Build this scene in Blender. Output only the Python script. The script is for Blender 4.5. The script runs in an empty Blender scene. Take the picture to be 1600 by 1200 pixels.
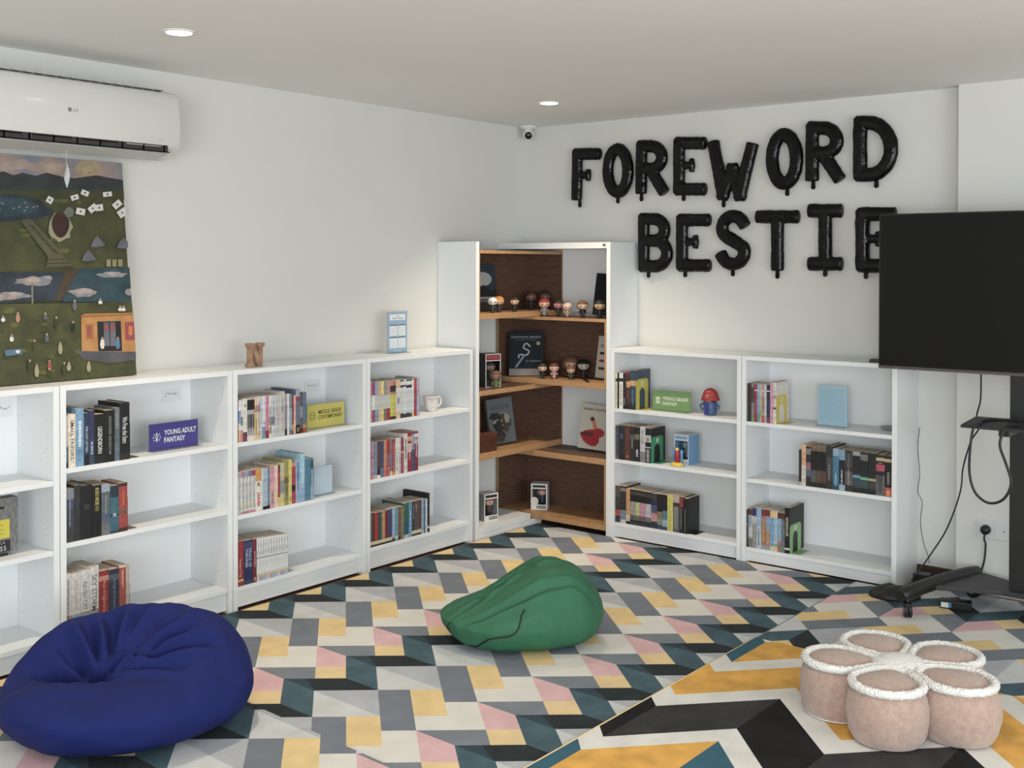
import bpy, bmesh, math, random
from mathutils import Vector, Matrix, noise
rng = random.Random(7)
scene = bpy.context.scene
COL = scene.collection

# ------------------------------------------------------------------ camera
CAM = Vector((-5.49244, -4.28711, 1.52105))
YAW, PIT, ROL, FPX, PPY = 0.67556, -0.01187, 0.00151, 1752.02, 435.476
FWD = Vector((math.cos(PIT)*math.cos(YAW), math.cos(PIT)*math.sin(YAW), math.sin(PIT)))
_r = Vector((math.sin(YAW), -math.cos(YAW), 0)); _u = _r.cross(FWD)
RGT = math.cos(ROL)*_r + math.sin(ROL)*_u
UPV = -math.sin(ROL)*_r + math.cos(ROL)*_u
cd = bpy.data.cameras.new('camera'); co = bpy.data.objects.new('camera', cd); COL.objects.link(co)
cd.sensor_width = 36; cd.lens = FPX/1600*36; cd.shift_y = (PPY-600)/1600
cd.clip_start = 0.05
co.matrix_world = Matrix(((RGT.x, UPV.x, -FWD.x, CAM.x), (RGT.y, UPV.y, -FWD.y, CAM.y), (RGT.z, UPV.z, -FWD.z, CAM.z), (0, 0, 0, 1)))
scene.camera = co
# ------------------------------------------------------------------ world, lights, exposure
scene.view_settings.view_transform = 'Standard'; scene.view_settings.look = 'None'
scene.view_settings.gamma = 1; scene.view_settings.use_curve_mapping = False
scene.view_settings.exposure = 0.17
w = bpy.data.worlds.new('world'); scene.world = w; w.use_nodes = True
w.node_tree.nodes['Background'].inputs[0].default_value = (0.75, 0.85, 1.0, 1)
w.node_tree.nodes['Background'].inputs[1].default_value = 0.6
H = 2.37
RX, RY = -8.6, -8.2
def area(name, loc, direction, sx, sy, power, color, shape='RECTANGLE', spread=None):
    l = bpy.data.lights.new(name, 'AREA'); l.shape = shape; l.size = sx
    if shape in ('RECTANGLE', 'ELLIPSE'): l.size_y = sy
    l.energy = power; l.color = color
    if spread: l.spread = spread
    o = bpy.data.objects.new(name, l); COL.objects.link(o)
    o.location = loc; o.rotation_euler = Vector(direction).to_track_quat('-Z', 'Y').to_euler()
    return o
# daylight through the two windows behind the camera
area('window_daylight', (RX+0.05, -5.4, 1.30), (1, 0.05, 0.08), 3.8, 1.7, 170, (0.88, 0.945, 1.0))
area('window_daylight', (-4.6, RY+0.05, 1.30), (0.1, 1, 0.08), 4.2, 1.7, 135, (0.90, 0.955, 1.0))

# ------------------------------------------------------------------ helpers
def at(px, py, ax, val):
    d = FWD + RGT*((px-800)/FPX) - UPV*((py-PPY)/FPX)
    i = 'xyz'.index(ax); t = (val-CAM[i])/d[i]
    return CAM + t*d
def lin(c):
    return tuple(((v/255)/12.92 if v/255 <= 0.04045 else ((v/255+0.055)/1.055)**2.4) for v in c)
_m = {}
def mat(key, color, rough=0.6, metal=0.0, var=0.0, vscale=20, bump=0.0, bscale=200, emit=0, col2=None, coat=0, alpha=None, spec=None, sheen=0, stretch=None):
    if key in _m: return _m[key]
    m = bpy.data.materials.new(key); m.use_nodes = True; nt = m.node_tree; b = nt.nodes['Principled BSDF']
    c = lin(color)+(1,)
    b.inputs['Base Color'].default_value = c; b.inputs['Roughness'].default_value = rough; b.inputs['Metallic'].default_value = metal
    if coat: b.inputs['Coat Weight'].default_value = coat; b.inputs['Coat Roughness'].default_value = 0.08
    if spec is not None: b.inputs['Specular IOR Level'].default_value = spec
    if sheen: b.inputs['Sheen Weight'].default_value = sheen
    if emit: b.inputs['Emission Color'].default_value = c; b.inputs['Emission Strength'].default_value = emit
    if alpha is not None:
        b.inputs['Transmission Weight'].default_value = alpha; b.inputs['IOR'].default_value = 1.1
    if var or col2 or bump:
        tc = nt.nodes.new('ShaderNodeTexCoord'); mp = nt.nodes.new('ShaderNodeMapping')
        nt.links.new(tc.outputs['Object'], mp.inputs[0])
        if stretch: mp.inputs['Scale'].default_value = stretch
    if var or col2:
        n = nt.nodes.new('ShaderNodeTexNoise'); n.inputs['Scale'].default_value = vscale; n.inputs['Detail'].default_value = 5
        nt.links.new(mp.outputs[0], n.inputs['Vector'])
        r = nt.nodes.new('ShaderNodeValToRGB'); r.color_ramp.elements[0].position = 0.35; r.color_ramp.elements[1].position = 0.65
        if col2: a2, b2 = c, lin(col2)+(1,)
        else:
            a2 = tuple(min(1, v*(1-var)) for v in c[:3])+(1,); b2 = tuple(min(1, v*(1+var)) for v in c[:3])+(1,)
        r.color_ramp.elements[0].color = a2; r.color_ramp.elements[1].color = b2
        nt.links.new(n.outputs[0], r.inputs[0]); nt.links.new(r.outputs[0], b.inputs['Base Color'])
    if bump:
        n2 = nt.nodes.new('ShaderNodeTexNoise'); n2.inputs['Scale'].default_value = bscale; n2.inputs['Detail'].default_value = 3
        nt.links.new(mp.outputs[0], n2.inputs['Vector'])
        bp = nt.nodes.new('ShaderNodeBump'); bp.inputs['Strength'].default_value = bump; bp.inputs['Distance'].default_value = 0.01
        nt.links.new(n2.outputs[0], bp.inputs['Height']); nt.links.new(bp.outputs[0], b.inputs['Normal'])
    _m[key] = m; return m
def cmat(c, rough=0.5, **k):
    c = tuple(int(v) for v in c)
    return mat('paint %d %d %d %s %s' % (c+(rough, sorted(k.items()))), c, rough, **k)

class MB:
    """collects faces with materials, links them as ONE mesh object"""
    def __init__(s): s.v = []; s.f = []; s.mi = []; s.ms = []; s.sm = []
    def m(s, mt):
        if mt not in s.ms: s.ms.append(mt)
        return s.ms.index(mt)
    def poly(s, pts, mt, smooth=False):
        b = len(s.v); s.v += [Vector(p) for p in pts]; s.f.append(list(range(b, b+len(pts)))); s.mi.append(s.m(mt)); s.sm.append(smooth); return s
    def box(s, x0, x1, y0, y1, z0, z1, mt, faces=None):
        if x0 > x1: x0, x1 = x1, x0
        if y0 > y1: y0, y1 = y1, y0
        if z0 > z1: z0, z1 = z1, z0
        b = len(s.v); s.v += [Vector(p) for p in ((x0,y0,z0),(x1,y0,z0),(x1,y1,z0),(x0,y1,z0),(x0,y0,z1),(x1,y0,z1),(x1,y1,z1),(x0,y1,z1))]
        names = ['-z','+z','-y','+x','+y','-x']
        fs = [(0,3,2,1),(4,5,6,7),(0,1,5,4),(1,2,6,5),(2,3,7,6),(3,0,4,7)]
        for nme, f in zip(names, fs):
            if faces and nme not in faces: continue
            s.f.append([b+i for i in f]); s.mi.append(s.m(mt)); s.sm.append(False)
        return s
    def prism(s, pts2, fn, a, b, mt, smooth=False):
        """pts2 closed outline CCW; fn(u,v,w)->3D; from w=a to w=b"""
        n = len(pts2); base = len(s.v)
        s.v += [Vector(fn(p[0], p[1], a)) for p in pts2] + [Vector(fn(p[0], p[1], b)) for p in pts2]
        k = s.m(mt)
        s.f.append([base+i for i in range(n)][::-1]); s.mi.append(k); s.sm.append(False)
        s.f.append([base+n+i for i in range(n)]); s.mi.append(k); s.sm.append(False)
        for i in range(n):
            j = (i+1) % n; s.f.append([base+i, base+j, base+n+j, base+n+i]); s.mi.append(k); s.sm.append(smooth)
        return s
    def tube(s, pts, r, mt, seg=10, caps=True, closed=False):
        pts = [Vector(p) for p in pts]; n = len(pts); k = s.m(mt); base = len(s.v)
        rr = r if isinstance(r, (list, tuple)) else [r]*n
        prev = None
        for i, p in enumerate(pts):
            if closed: t = (pts[(i+1) % n]-pts[i-1])
            else: t = (pts[min(i+1, n-1)]-pts[max(i-1, 0)])
            t = t.normalized() if t.length > 1e-9 else Vector((0, 0, 1))
            if prev is None:
                a = Vector((0, 0, 1)) if abs(t.z) < 0.9 else Vector((1, 0, 0)); nrm = t.cross(a).normalized()
            else:
                nrm = prev - t*prev.dot(t); nrm = nrm.normalized() if nrm.length > 1e-6 else t.orthogonal().normalized()
            prev = nrm; bi = t.cross(nrm)
            for j in range(seg):
                an = 2*math.pi*j/seg; s.v.append(p + (nrm*math.cos(an)+bi*math.sin(an))*rr[i])
        m = n if closed else n-1
        for i in range(m):
            i2 = (i+1) % n
            for j in range(seg):
                j2 = (j+1) % seg
                s.f.append([base+i*seg+j, base+i*seg+j2, base+i2*seg+j2, base+i2*seg+j]); s.mi.append(k); s.sm.append(True)
        if caps and not closed:
            s.f.append([base+j for j in range(seg)][::-1]); s.mi.append(k); s.sm.append(False)
            s.f.append([base+(n-1)*seg+j for j in range(seg)]); s.mi.append(k); s.sm.append(False)
        return s
    def lathe(s, prof, c, mt, seg=28, ax='z', sx=1, sy=1):
        base = len(s.v); k = s.m(mt); c = Vector(c)
        for r, h in prof:
            for j in range(seg):
                a = 2*math.pi*j/seg; p = (r*math.cos(a)*sx, r*math.sin(a)*sy, h)
                if ax == 'x': p = (p[2], p[0], p[1])
                if ax == 'y': p = (p[0], -p[2], p[1])
                s.v.append(c+Vector(p))
        for i in range(len(prof)-1):
            for j in range(seg):
                j2 = (j+1) % seg
                s.f.append([base+i*seg+j, base+i*seg+j2, base+(i+1)*seg+j2, base+(i+1)*seg+j]); s.mi.append(k); s.sm.append(True)
        s.f.append([base+j for j in range(seg)][::-1]); s.mi.append(k); s.sm.append(False)
        s.f.append([base+(len(prof)-1)*seg+j for j in range(seg)]); s.mi.append(k); s.sm.append(False)
        return s
    def ball(s, c, rx, ry, rz, mt, u=20, v=12, z0=-1, z1=1):
        prof = []
        a0, a1 = math.asin(z0), math.asin(z1)
        base = len(s.v); k = s.m(mt); c = Vector(c)
        for i in range(v+1):
            a = a0+(a1-a0)*i/v
            for j in range(u):
                b = 2*math.pi*j/u; s.v.append(c+Vector((rx*math.cos(a)*math.cos(b), ry*math.cos(a)*math.sin(b), rz*math.sin(a))))
        for i in range(v):
            for j in range(u):
                j2 = (j+1) % u
                s.f.append([base+i*u+j, base+i*u+j2, base+(i+1)*u+j2, base+(i+1)*u+j]); s.mi.append(k); s.sm.append(True)
        s.f.append([base+j for j in range(u)][::-1]); s.mi.append(k); s.sm.append(True)
        s.f.append([base+v*u+j for j in range(u)]); s.mi.append(k); s.sm.append(True)
        return s
    def add_mesh(s, me, M, mt):
        b = len(s.v); k = s.m(mt); s.v += [M @ v.co for v in me.vertices]
        for p in me.polygons: s.f.append([b+i for i in p.vertices]); s.mi.append(k); s.sm.append(False)
        return s
    def text(s, body, M, mt, size=1, align='CENTER', bold=0.0, width=None, height=None, sx=1.0, spacing=1.0):
        cu = bpy.data.curves.new('t', 'FONT'); cu.body = body; cu.size = 1; cu.align_x = align; cu.align_y = 'CENTER'; cu.offset = bold; cu.space_character = spacing
        cu.resolution_u = 2; cu.space_line = 0.92
        o = bpy.data.objects.new('t', cu); me = bpy.data.meshes.new_from_object(o)
        xs = [v.co.x for v in me.vertices]; ys = [v.co.y for v in me.vertices]
        if xs:
            k = size; kx = size*sx
            if width: kx = width/(max(xs)-min(xs)); k = kx
            if height:
                ky = height/(max(ys)-min(ys))
                if width: k = ky
                else: k = ky; kx = ky*sx
            cx_, cy_ = (max(xs)+min(xs))/2, (max(ys)+min(ys))/2
            if align == 'LEFT': cx_ = min(xs)
            s.add_mesh(me, M @ Matrix.Diagonal((kx, k, 1, 1)) @ Matrix.Translation((-cx_, -cy_, 0)), mt)
        bpy.data.objects.remove(o); bpy.data.curves.remove(cu); bpy.data.meshes.remove(me)
        return s
    def build(s, name, parent=None, loc=None, rotz=0, bevel=0, seg=2, subsurf=0):
        me = bpy.data.meshes.new(name); me.from_pydata([tuple(v) for v in s.v], [], s.f)
        for m_ in s.ms: me.materials.append(m_)
        me.polygons.foreach_set('material_index', s.mi); me.polygons.foreach_set('use_smooth', s.sm)
        me.update()
        o = bpy.data.objects.new(name, me); COL.objects.link(o)
        if parent: o.parent = parent
        if loc is not None: o.location = loc
        o.rotation_euler = (0, 0, rotz)
        if bevel:
            b = o.modifiers.new('bevel', 'BEVEL'); b.width = bevel; b.segments = seg; b.limit_method = 'ANGLE'; b.harden_normals = False
        if subsurf:
            b = o.modifiers.new('sub', 'SUBSURF'); b.levels = subsurf; b.render_levels = subsurf
        return o
def tag(o, label=None, cat=None, group=None, kind=None):
    if label: o['label'] = label
    if cat: o['category'] = cat
    if group: o['group'] = group
    if kind: o['kind'] = kind
    return o
def thing(name, label, cat, loc=(0, 0, 0), rotz=0, group=None):
    o = bpy.data.objects.new(name, None); COL.objects.link(o); o.empty_display_size = 0.05
    o.location = loc; o.rotation_euler = (0, 0, rotz)
    return tag(o, label, cat, group)
def struct(mb, name, **k):
    return tag(mb.build(name, **k), kind='structure')
def basis(o, r, u):
    r = Vector(r).normalized(); u = Vector(u).normalized(); n = r.cross(u)
    return Matrix(((r.x, u.x, n.x, o[0]), (r.y, u.y, n.y, o[1]), (r.z, u.z, n.z, o[2]), (0, 0, 0, 1)))
ROTR = -math.pi/2         # the right wall's furniture: local x runs along -Y, local -y faces into the room
def clip(poly, a, b, c):  # keep a*x+b*y<=c
    out = []
    for i in range(len(poly)):
        p, q = poly[i], poly[(i+1) % len(poly)]
        dp, dq = a*p[0]+b*p[1]-c, a*q[0]+b*q[1]-c
        if dp <= 0: out.append(p)
        if dp*dq < 0:
            t = dp/(dp-dq); out.append((p[0]+(q[0]-p[0])*t, p[1]+(q[1]-p[1])*t))
    return out
def clipbox(poly, x0, x1, y0, y1):
    for a, b, c in ((-1, 0, -x0), (1, 0, x1), (0, -1, -y0), (0, 1, y1)):
        if len(poly) < 3: return []
        poly = clip(poly, a, b, c)
    return poly if len(poly) >= 3 else []
ORD = 'first second third fourth fifth sixth seventh eighth ninth tenth eleventh twelfth thirteenth fourteenth fifteenth sixteenth seventeenth eighteenth nineteenth twentieth'.split() + ['twenty-'+x for x in 'first second third fourth fifth sixth'.split()]

# ------------------------------------------------------------------ base materials
WALL = mat('wall paint', (217, 216, 211), 0.85, var=0.012, vscale=1.5, bump=0.03, bscale=60)
CEIL = mat('ceiling paint', (237, 236, 233), 0.9, var=0.012, vscale=1.2)
WHITE = mat('white laminate', (233, 235, 235), 0.42, var=0.006, vscale=6)
WHITE_IN = mat('white laminate back', (238, 240, 240), 0.5, var=0.006, vscale=6)
DARKGAP = mat('dark hole', (60, 58, 56), 0.9)
PINH = mat('pin hole', (140, 142, 144), 0.9)
FLOORW = mat('floor wood', (108, 84, 68), 0.45, col2=(84, 62, 50), vscale=3, stretch=(1, 14, 1))
SKIRT = mat('dark brown skirting', (62, 40, 30), 0.5, var=0.15, vscale=8)
BLACKM = mat('black metal', (28, 28, 29), 0.45, spec=0.5)
BLACKP = mat('black plastic', (22, 22, 23), 0.4)
OAKE = mat('oak edge', (192, 152, 110), 0.5, col2=(170, 128, 90), vscale=9, stretch=(3, 3, 30))
OAKD = mat('brown oak board', (106, 80, 64), 0.6, col2=(84, 62, 50), vscale=6, stretch=(2, 2, 14))
OAKDH = mat('brown oak board across', (108, 80, 64), 0.6, col2=(86, 63, 50), vscale=6, stretch=(2, 2, 18))
PAGES = mat('book pages', (206, 192, 172), 0.85, var=0.08, vscale=40, stretch=(8, 1, 1))

# ------------------------------------------------------------------ room
m = MB().poly([(RX, RY, 0), (0.2, RY, 0), (0.2, 0.2, 0), (RX, 0.2, 0)], FLOORW); struct(m, 'floor')
m = MB().box(RX, -4.95, RY, -0.9, 0.0005, 0.004, mat('added bounce floor', (222, 218, 210), .5)).box(-4.949, -0.4, RY, -5.05, 0.0005, 0.004, mat('added bounce floor', (222, 218, 210), .5)); struct(m, 'floor')  # unseen pale floor area, added to bounce light up onto the ceiling
m = MB().poly([(RX, RY, H), (RX, 0.2, H), (0.2, 0.2, H), (0.2, RY, H)], CEIL); struct(m, 'ceiling')
m = MB().box(RX, 0.12, 0, 0.12, 0, H, WALL); struct(m, 'wall_left')
m = MB().box(0, 0.12, RY, 0, 0, H, WALL)
struct(m, 'wall_right')
m = MB().box(-0.08, -0.0005, RY, -2.629, 0.0, H, WALL); struct(m, 'wall_pillar')
def wall_open(name, ax, pos, a0, a1, w0, w1, z0, z1):
    m = MB()
    for (p, q, r, s_) in ((a0, w0, 0, H), (w1, a1, 0, H), (w0, w1, 0, z0), (w0, w1, z1, H)):
        if ax == 'x': m.box(pos-0.12, pos, p, q, r, s_, WALL)
        else: m.box(p, q, pos-0.12, pos, r, s_, WALL)
    struct(m, name)
wall_open('wall_back_left', 'x', RX, RY, 0, -7.3, -3.5, 0.45, 2.15)
wall_open('wall_back_right', 'y', RY, RX, 0, -6.7, -2.5, 0.45, 2.15)
for i, (ax, pos, a, b) in enumerate((('x', RX, -7.3, -3.5), ('y', RY, -6.7, -2.5))):
    m = MB(); n = 4
    for k in range(n+1):
        c = a+(b-a)*k/n
        if ax == 'x': m.box(pos-0.1, pos-0.04, c-0.025, c+0.025, 0.45, 2.15, WHITE)
        else: m.box(c-0.025, c+0.025, pos-0.1, pos-0.04, 0.45, 2.15, WHITE)
    for z in (0.45, 2.10):
        if ax == 'x': m.box(pos-0.1, pos-0.04, a, b, z, z+0.05, WHITE)
        else: m.box(a, b, pos-0.1, pos-0.04, z, z+0.05, WHITE)
    struct(m, 'window_%d' % (i+1))
m = MB().box(-0.012, -0.0005, -2.628, -2.425, 0.0, 0.07, SKIRT); struct(m, 'baseboard_right')

# ------------------------------------------------------------------ rugs
def rc(name, c, v=0.07): return mat('rug '+name, c, 0.95, var=v, vscale=9, bump=0.25, bscale=260, spec=0.2)
RG = dict(lg=rc('light grey', (204, 206, 206)), mg=rc('mid grey', (178, 182, 188)), sl=rc('slate', (122, 128, 138)), ye=rc('sand yellow', (228, 202, 150)),
          wh=rc('cream', (222, 220, 214), 0.04), pi=rc('pink', (220, 182, 186)), te=rc('teal', (76, 98, 108), 0.15), bk=rc('near black', (46, 52, 55), 0.15),
          dt=rc('deep teal', (56, 72, 80), 0.15), st=rc('strip grey', (128, 134, 142)), pe=rc('peach', (228, 204, 158)))
CELL = [('sl', [(2,4),(3,3),(0,0),(-1,1)]), ('lg', [(0,6),(-2,4),(0,2)]), ('mg', [(0,6),(0,2),(2,4)]), ('ye', [(3,3),(4,2),(2,0),(1,1)]),
        ('wh', [(1,1),(2,0),(2,-2),(0,0)]), ('wh', [(2,0),(3,1),(4,0),(2,-2)]), ('pi', [(0,0),(0,-2),(-1,-3),(-2,-2)]), ('st', [(0,0),(2,-2),(1,-3),(0,-2)]),
        ('pe', [(-2,-2),(-1,-3),(-2,-4),(-3,-3)]), ('te', [(0,-2),(0,-4),(-2,-6),(-2,-4)]), ('dt', [(0,-2),(0.75,-2.75),(0,-4)]), ('bk', [(0.75,-2.75),(2,-4),(2,-6),(0,-4)])]
GX, GY, SH = 0.07662, 0.0864, 0.0034
def geo_rug(label, org, region, ztop, rot90=False, extra=None, region2=None):
    x0, x1, y0, y1 = region
    m = MB()
    for a in range(-22, 23):
        for b in range(-6, 7):
            for col, pts in CELL:
                q = []
                for (i, j) in pts:
                    i2, j2 = i+4*a, j-10*b
                    dx, dy = i2*GX+SH*j2, j2*GY
                    if rot90: dx, dy = -dy, dx
                    q.append((org[0]+dx, org[1]+dy))
                if region2:
                    q2 = clipbox(q, *region2)
                    if len(q2) >= 3:
                        a3 = sum(q2[k][0]*q2[(k+1) % len(q2)][1]-q2[(k+1) % len(q2)][0]*q2[k][1] for k in range(len(q2)))
                        if abs(a3) > 1e-6: m.poly([(p[0], p[1], ztop) for p in (q2 if a3 > 0 else q2[::-1])], RG[col])
                q = clipbox(q, x0, x1, y0, y1)
                if extra and q: q = clip(q, *extra)
                if len(q) >= 3:
                    area2 = sum(q[k][0]*q[(k+1) % len(q)][1]-q[(k+1) % len(q)][0]*q[k][1] for k in range(len(q)))
                    if abs(area2) < 1e-6: continue
                    if area2 < 0: q = q[::-1]
                    m.poly([(p[0], p[1], ztop) for p in q], RG[col])
    o = m.build('rug'); tag(o, label, 'rug', 'rugs on the floor')
    base = [(x0, y0), (x1, y0), (x1, y1), (x0, y1)]
    if extra: base = clip(base, *extra)
    k = MB().prism(base, lambda u, v, w_: (u, v, w_), 0.001, ztop-0.0006, cmat((175, 178, 178), 0.95)); k.build('rug_backing', o)
    if region2: MB().box(region2[0], region2[1], region2[2], region2[3], 0.001, ztop-0.0006, cmat((175, 178, 178), 0.95)).build('rug_backing', o)
    return o
# rug D lies left of a slightly slanted seam x = -3.056 - 0.056*(y+1.155)... ; rug A right of it
se = (1.0, -0.0553, -3.056+0.0553*1.155)     # x - .0553 y <= c
geo_rug('large zigzag block rug spreading from the corner shelves under the green beanbag', (-2.857, -1.779), (-3.25, -0.287, -2.2225, -0.305), 0.010, extra=(-se[0], -se[1], -se[2]-0.002))
geo_rug('patterned rug mostly under the blue beanbag at bottom left, seam running diagonally', (-3.103, -1.759), (-5.0, -2.9, -2.2225, -0.305), 0.013, extra=se)
geo_rug('patterned rug turned sideways under the TV stand, behind the flower pouf', (-0.756, -2.514), (-1.336, -0.287, -5.0, -2.2285), 0.010, rot90=True, region2=(-0.2869, -0.135, -5.0, -2.44))
# chevron rug
CR = dict(o=rc('orange', (220, 170, 92), 0.17), w=rc('chevron white', (222, 221, 217)), k=rc('chevron black', (30, 30, 31), 0.2), g=rc('chevron charcoal', (58, 58, 58), 0.2), t=rc('chevron teal', (62, 100, 116), 0.1))
m = MB()
rows = [(-2.2285, -2.285, 0.062, 0.0), (-2.285, -2.588, 0.0, 0.325), (-2.588, -2.888, 0.325, 0.0), (-2.888, -3.20, 0.0, 0.325), (-3.20, -3.50, 0.325, 0.0), (-3.5, -3.81, 0, 0.325), (-3.81, -4.11, 0.325, 0), (-4.11, -4.42, 0, 0.325), (-4.42, -4.72, 0.325, 0)]
bands = [(-0.50, -0.62, 'wwwwwwwww'), (-0.62, -0.94, 'kgkgkgkgk'), (-0.94, -1.07, 'w'*9), (-1.07, -1.24, 'tototototo'), (-1.24, -1.37, 'w'*9)]
bands = [(-1.055, -1.37, 'tootootoo'), (-1.37, -1.655, 'toooooooo'), (-1.655, -1.787, 'w'*9), (-1.787, -2.073, 'ooooooooo'), (-2.073, -2.203, 'w'*9), (-2.203, -2.524, 'kgkgkgkgk'),
         (-2.524, -2.647, 'w'*9), (-2.647, -2.94, 'totototot'), (-2.94, -3.07, 'w'*9), (-3.07, -3.39, 'kgkgkgkgk'), (-3.39, -3.51, 'w'*9), (-3.51, -3.80, 'ooooooooo'), (-3.80, -3.93, 'w'*9), (-3.93, -4.25, 'totototot'), (-4.25, -4.7, 'w'*9), (-4.7, -5.2, 'ooooooooo')]
bands[0] = (-1.20, -1.37, 'w'*9); bands.insert(0, (-0.9, -1.20, 'ooooooooo'))
for bi, (xa, xb, cs) in enumerate(bands):
    for ri, (yt, yb, ot, ob) in enumerate(rows):
        q = [(xb+ot, yt), (xb+ob, yb), (xa+ob, yb), (xa+ot, yt)]
        q = clipbox(q, -4.6, -1.34, -4.7, -2.2285)
        if len(q) >= 3: m.poly([(p[0], p[1], 0.0145) for p in q], CR[cs[ri]])
o = tag(m.build('rug'), 'yellow, black and white chevron rug under the flower pouf', 'rug', 'rugs on the floor')
MB().box(-4.6, -1.34, -4.7, -2.2285, 0.001, 0.0138, cmat((205, 200, 190), 0.95)).build('rug_backing', o)
PIP = cmat((226, 200, 150), 0.8)
tag(MB().tube([(-4.6, -2.2265, 0.010), (-3.2, -2.226, 0.0105), (-2.0, -2.2255, 0.0105), (-1.34, -2.2255, 0.010)], 0.0055, PIP, 8).build('edge_binding', o), 'cream binding')

# ------------------------------------------------------------------ low bookcases
T = 0.024
FD = 0.28      # depth from wall
def bookcase(label, s0, s1, rot, shelves, group='low white bookcases', height=1.06, sticker=None):
    """s0,s1 along the wall; local origin at floor on the wall, left end"""
    wd = s1-s0
    loc = (s0, -0.002, 0) if rot == 0 else (-0.002, -s0, 0)
    t = thing('bookcase', label, 'bookcase', loc, rot, group)
    for x in (0, wd-T):
        m = MB().box(x, x+T, -FD, 0, 0.0, height, WHITE)
        xx = x+T+0.0004 if x == 0 else x-0.0004
        for yy in (-0.05, -0.235):
            z = 0.16
            while z < height-0.06:
                s_ = 0.0018; m.poly([(xx, yy-s_, z-s_), (xx, yy+s_, z-s_), (xx, yy+s_, z+s_), (xx, yy-s_, z+s_)] if x == 0 else [(xx, yy+s_, z-s_), (xx, yy-s_, z-s_), (xx, yy-s_, z+s_), (xx, yy+s_, z+s_)], PINH); z += 0.055
        m.build('side_panel', t)
    MB().box(T+.0005, wd-T-.0005, -FD+0.001, 0, height-0.021, height, WHITE).build('top_panel', t, bevel=0.0008)
    MB().box(T+.0005, wd-T-.0005, -0.010, -0.004, shelves[-1]-0.018, height-0.0215, WHITE_IN).build('back_panel', t)
    for i, z in enumerate(shelves):
        nm = 'shelf' if i < len(shelves)-1 else 'base_shelf'
        MB().box(T+.0005, wd-T-.0005, -FD+0.004, -0.0105, z-0.019, z, WHITE).build(nm, t, bevel=0.0008)
    MB().box(T+.0005, wd-T-.0005, -FD+0.016, -FD+0.032, 0.012, shelves[-1]-0.0195, WHITE).build('plinth', t)
    return t
A0 = -0.836; WB = 0.8; G = 0.0033
LB = [(A0-WB-i*(WB+G), A0-i*(WB+G)) for i in range(4)]    # right to left: cab4, cab3, cab2, cab1
SH4, SH3, SH2 = (0.74, 0.457, 0.119), (0.74, 0.42, 0.104), (0.74, 0.453, 0.111)
SH1 = (0.70, 0.435, 0.10)
bookcase('low white bookcase with the mug, left of the tall corner shelves', LB[0][0], LB[0][1], 0, SH4)
bookcase('low white bookcase with the wooden letter N on top', LB[1][0], LB[1][1], 0, SH3)
bookcase('low white bookcase holding the purple young adult fantasy sign', LB[2][0], LB[2][1], 0, SH2)
bookcase('leftmost low white bookcase, nearly empty, cut off by the photo edge', LB[3][0], LB[3][1], 0, SH1)
B0 = 0.817
RBS = [(B0+i*(WB+0.003), B0+WB+i*(WB+0.003)) for i in range(2)]
SH5, SH6 = (0.728, 0.445, 0.094), (0.726, 0.434, 0.083)
bookcase('low white bookcase with green middle grade fantasy sign, right of corner shelves', RBS[0][0], RBS[0][1], ROTR, SH5)
bookcase('low white bookcase at right end, beside the TV stand', RBS[1][0], RBS[1][1], ROTR, SH6)

# ------------------------------------------------------------------ tall corner shelves
TH = 1.652
t = thing('tall_bookcase', 'tall white bookcase frame on left wall side of the corner shelves', 'bookcase', (-0.816, -0.002, 0), 0, 'tall white corner bookcases')
MB().box(0, 0.027, -0.285, 0, 0.0, TH, WHITE).build('side_panel', t, bevel=0.001)
MB().box(0.0275, 0.495, -0.010, -0.003, 0.075, 1.21, WHITE_IN).build('back_panel', t)
MB().box(0.0275, 0.495, -0.283, -0.011, 0.034, 0.071, WHITE).build('base_shelf', t)
MB().box(0.0275, 0.60, -0.283, -0.265, 0.0, 0.033, WHITE).build('plinth', t)
t = thing('tall_bookcase', 'tall white bookcase frame on right wall side of the corner shelves', 'bookcase', (-0.002, -0.003, 0), ROTR, 'tall white corner bookcases')
MB().box(0.787, 0.813, -0.285, 0, 0.0, TH, WHITE).build('side_panel', t, bevel=0.001)
MB().box(0.0, 0.7865, -0.285, 0, 1.617, TH, WHITE).build('top_panel', t, bevel=0.001)
MB().box(0.285, 0.7865, -0.010, -0.003, 1.245, 1.6165, WHITE_IN).build('back_panel', t)
MB().box(0.285, 0.7865, -0.010, -0.003, 0.44, 0.795, WHITE_IN).build('back_panel', t)
m = MB(); m.lathe([(0.011, 0), (0.011, 0.002)], (0.772, -0.2855, 1.636), cmat((150, 145, 138), 0.35, metal=0.8), 20, 'y', 1, 0.6); m.build('lock_cap', t)
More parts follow.
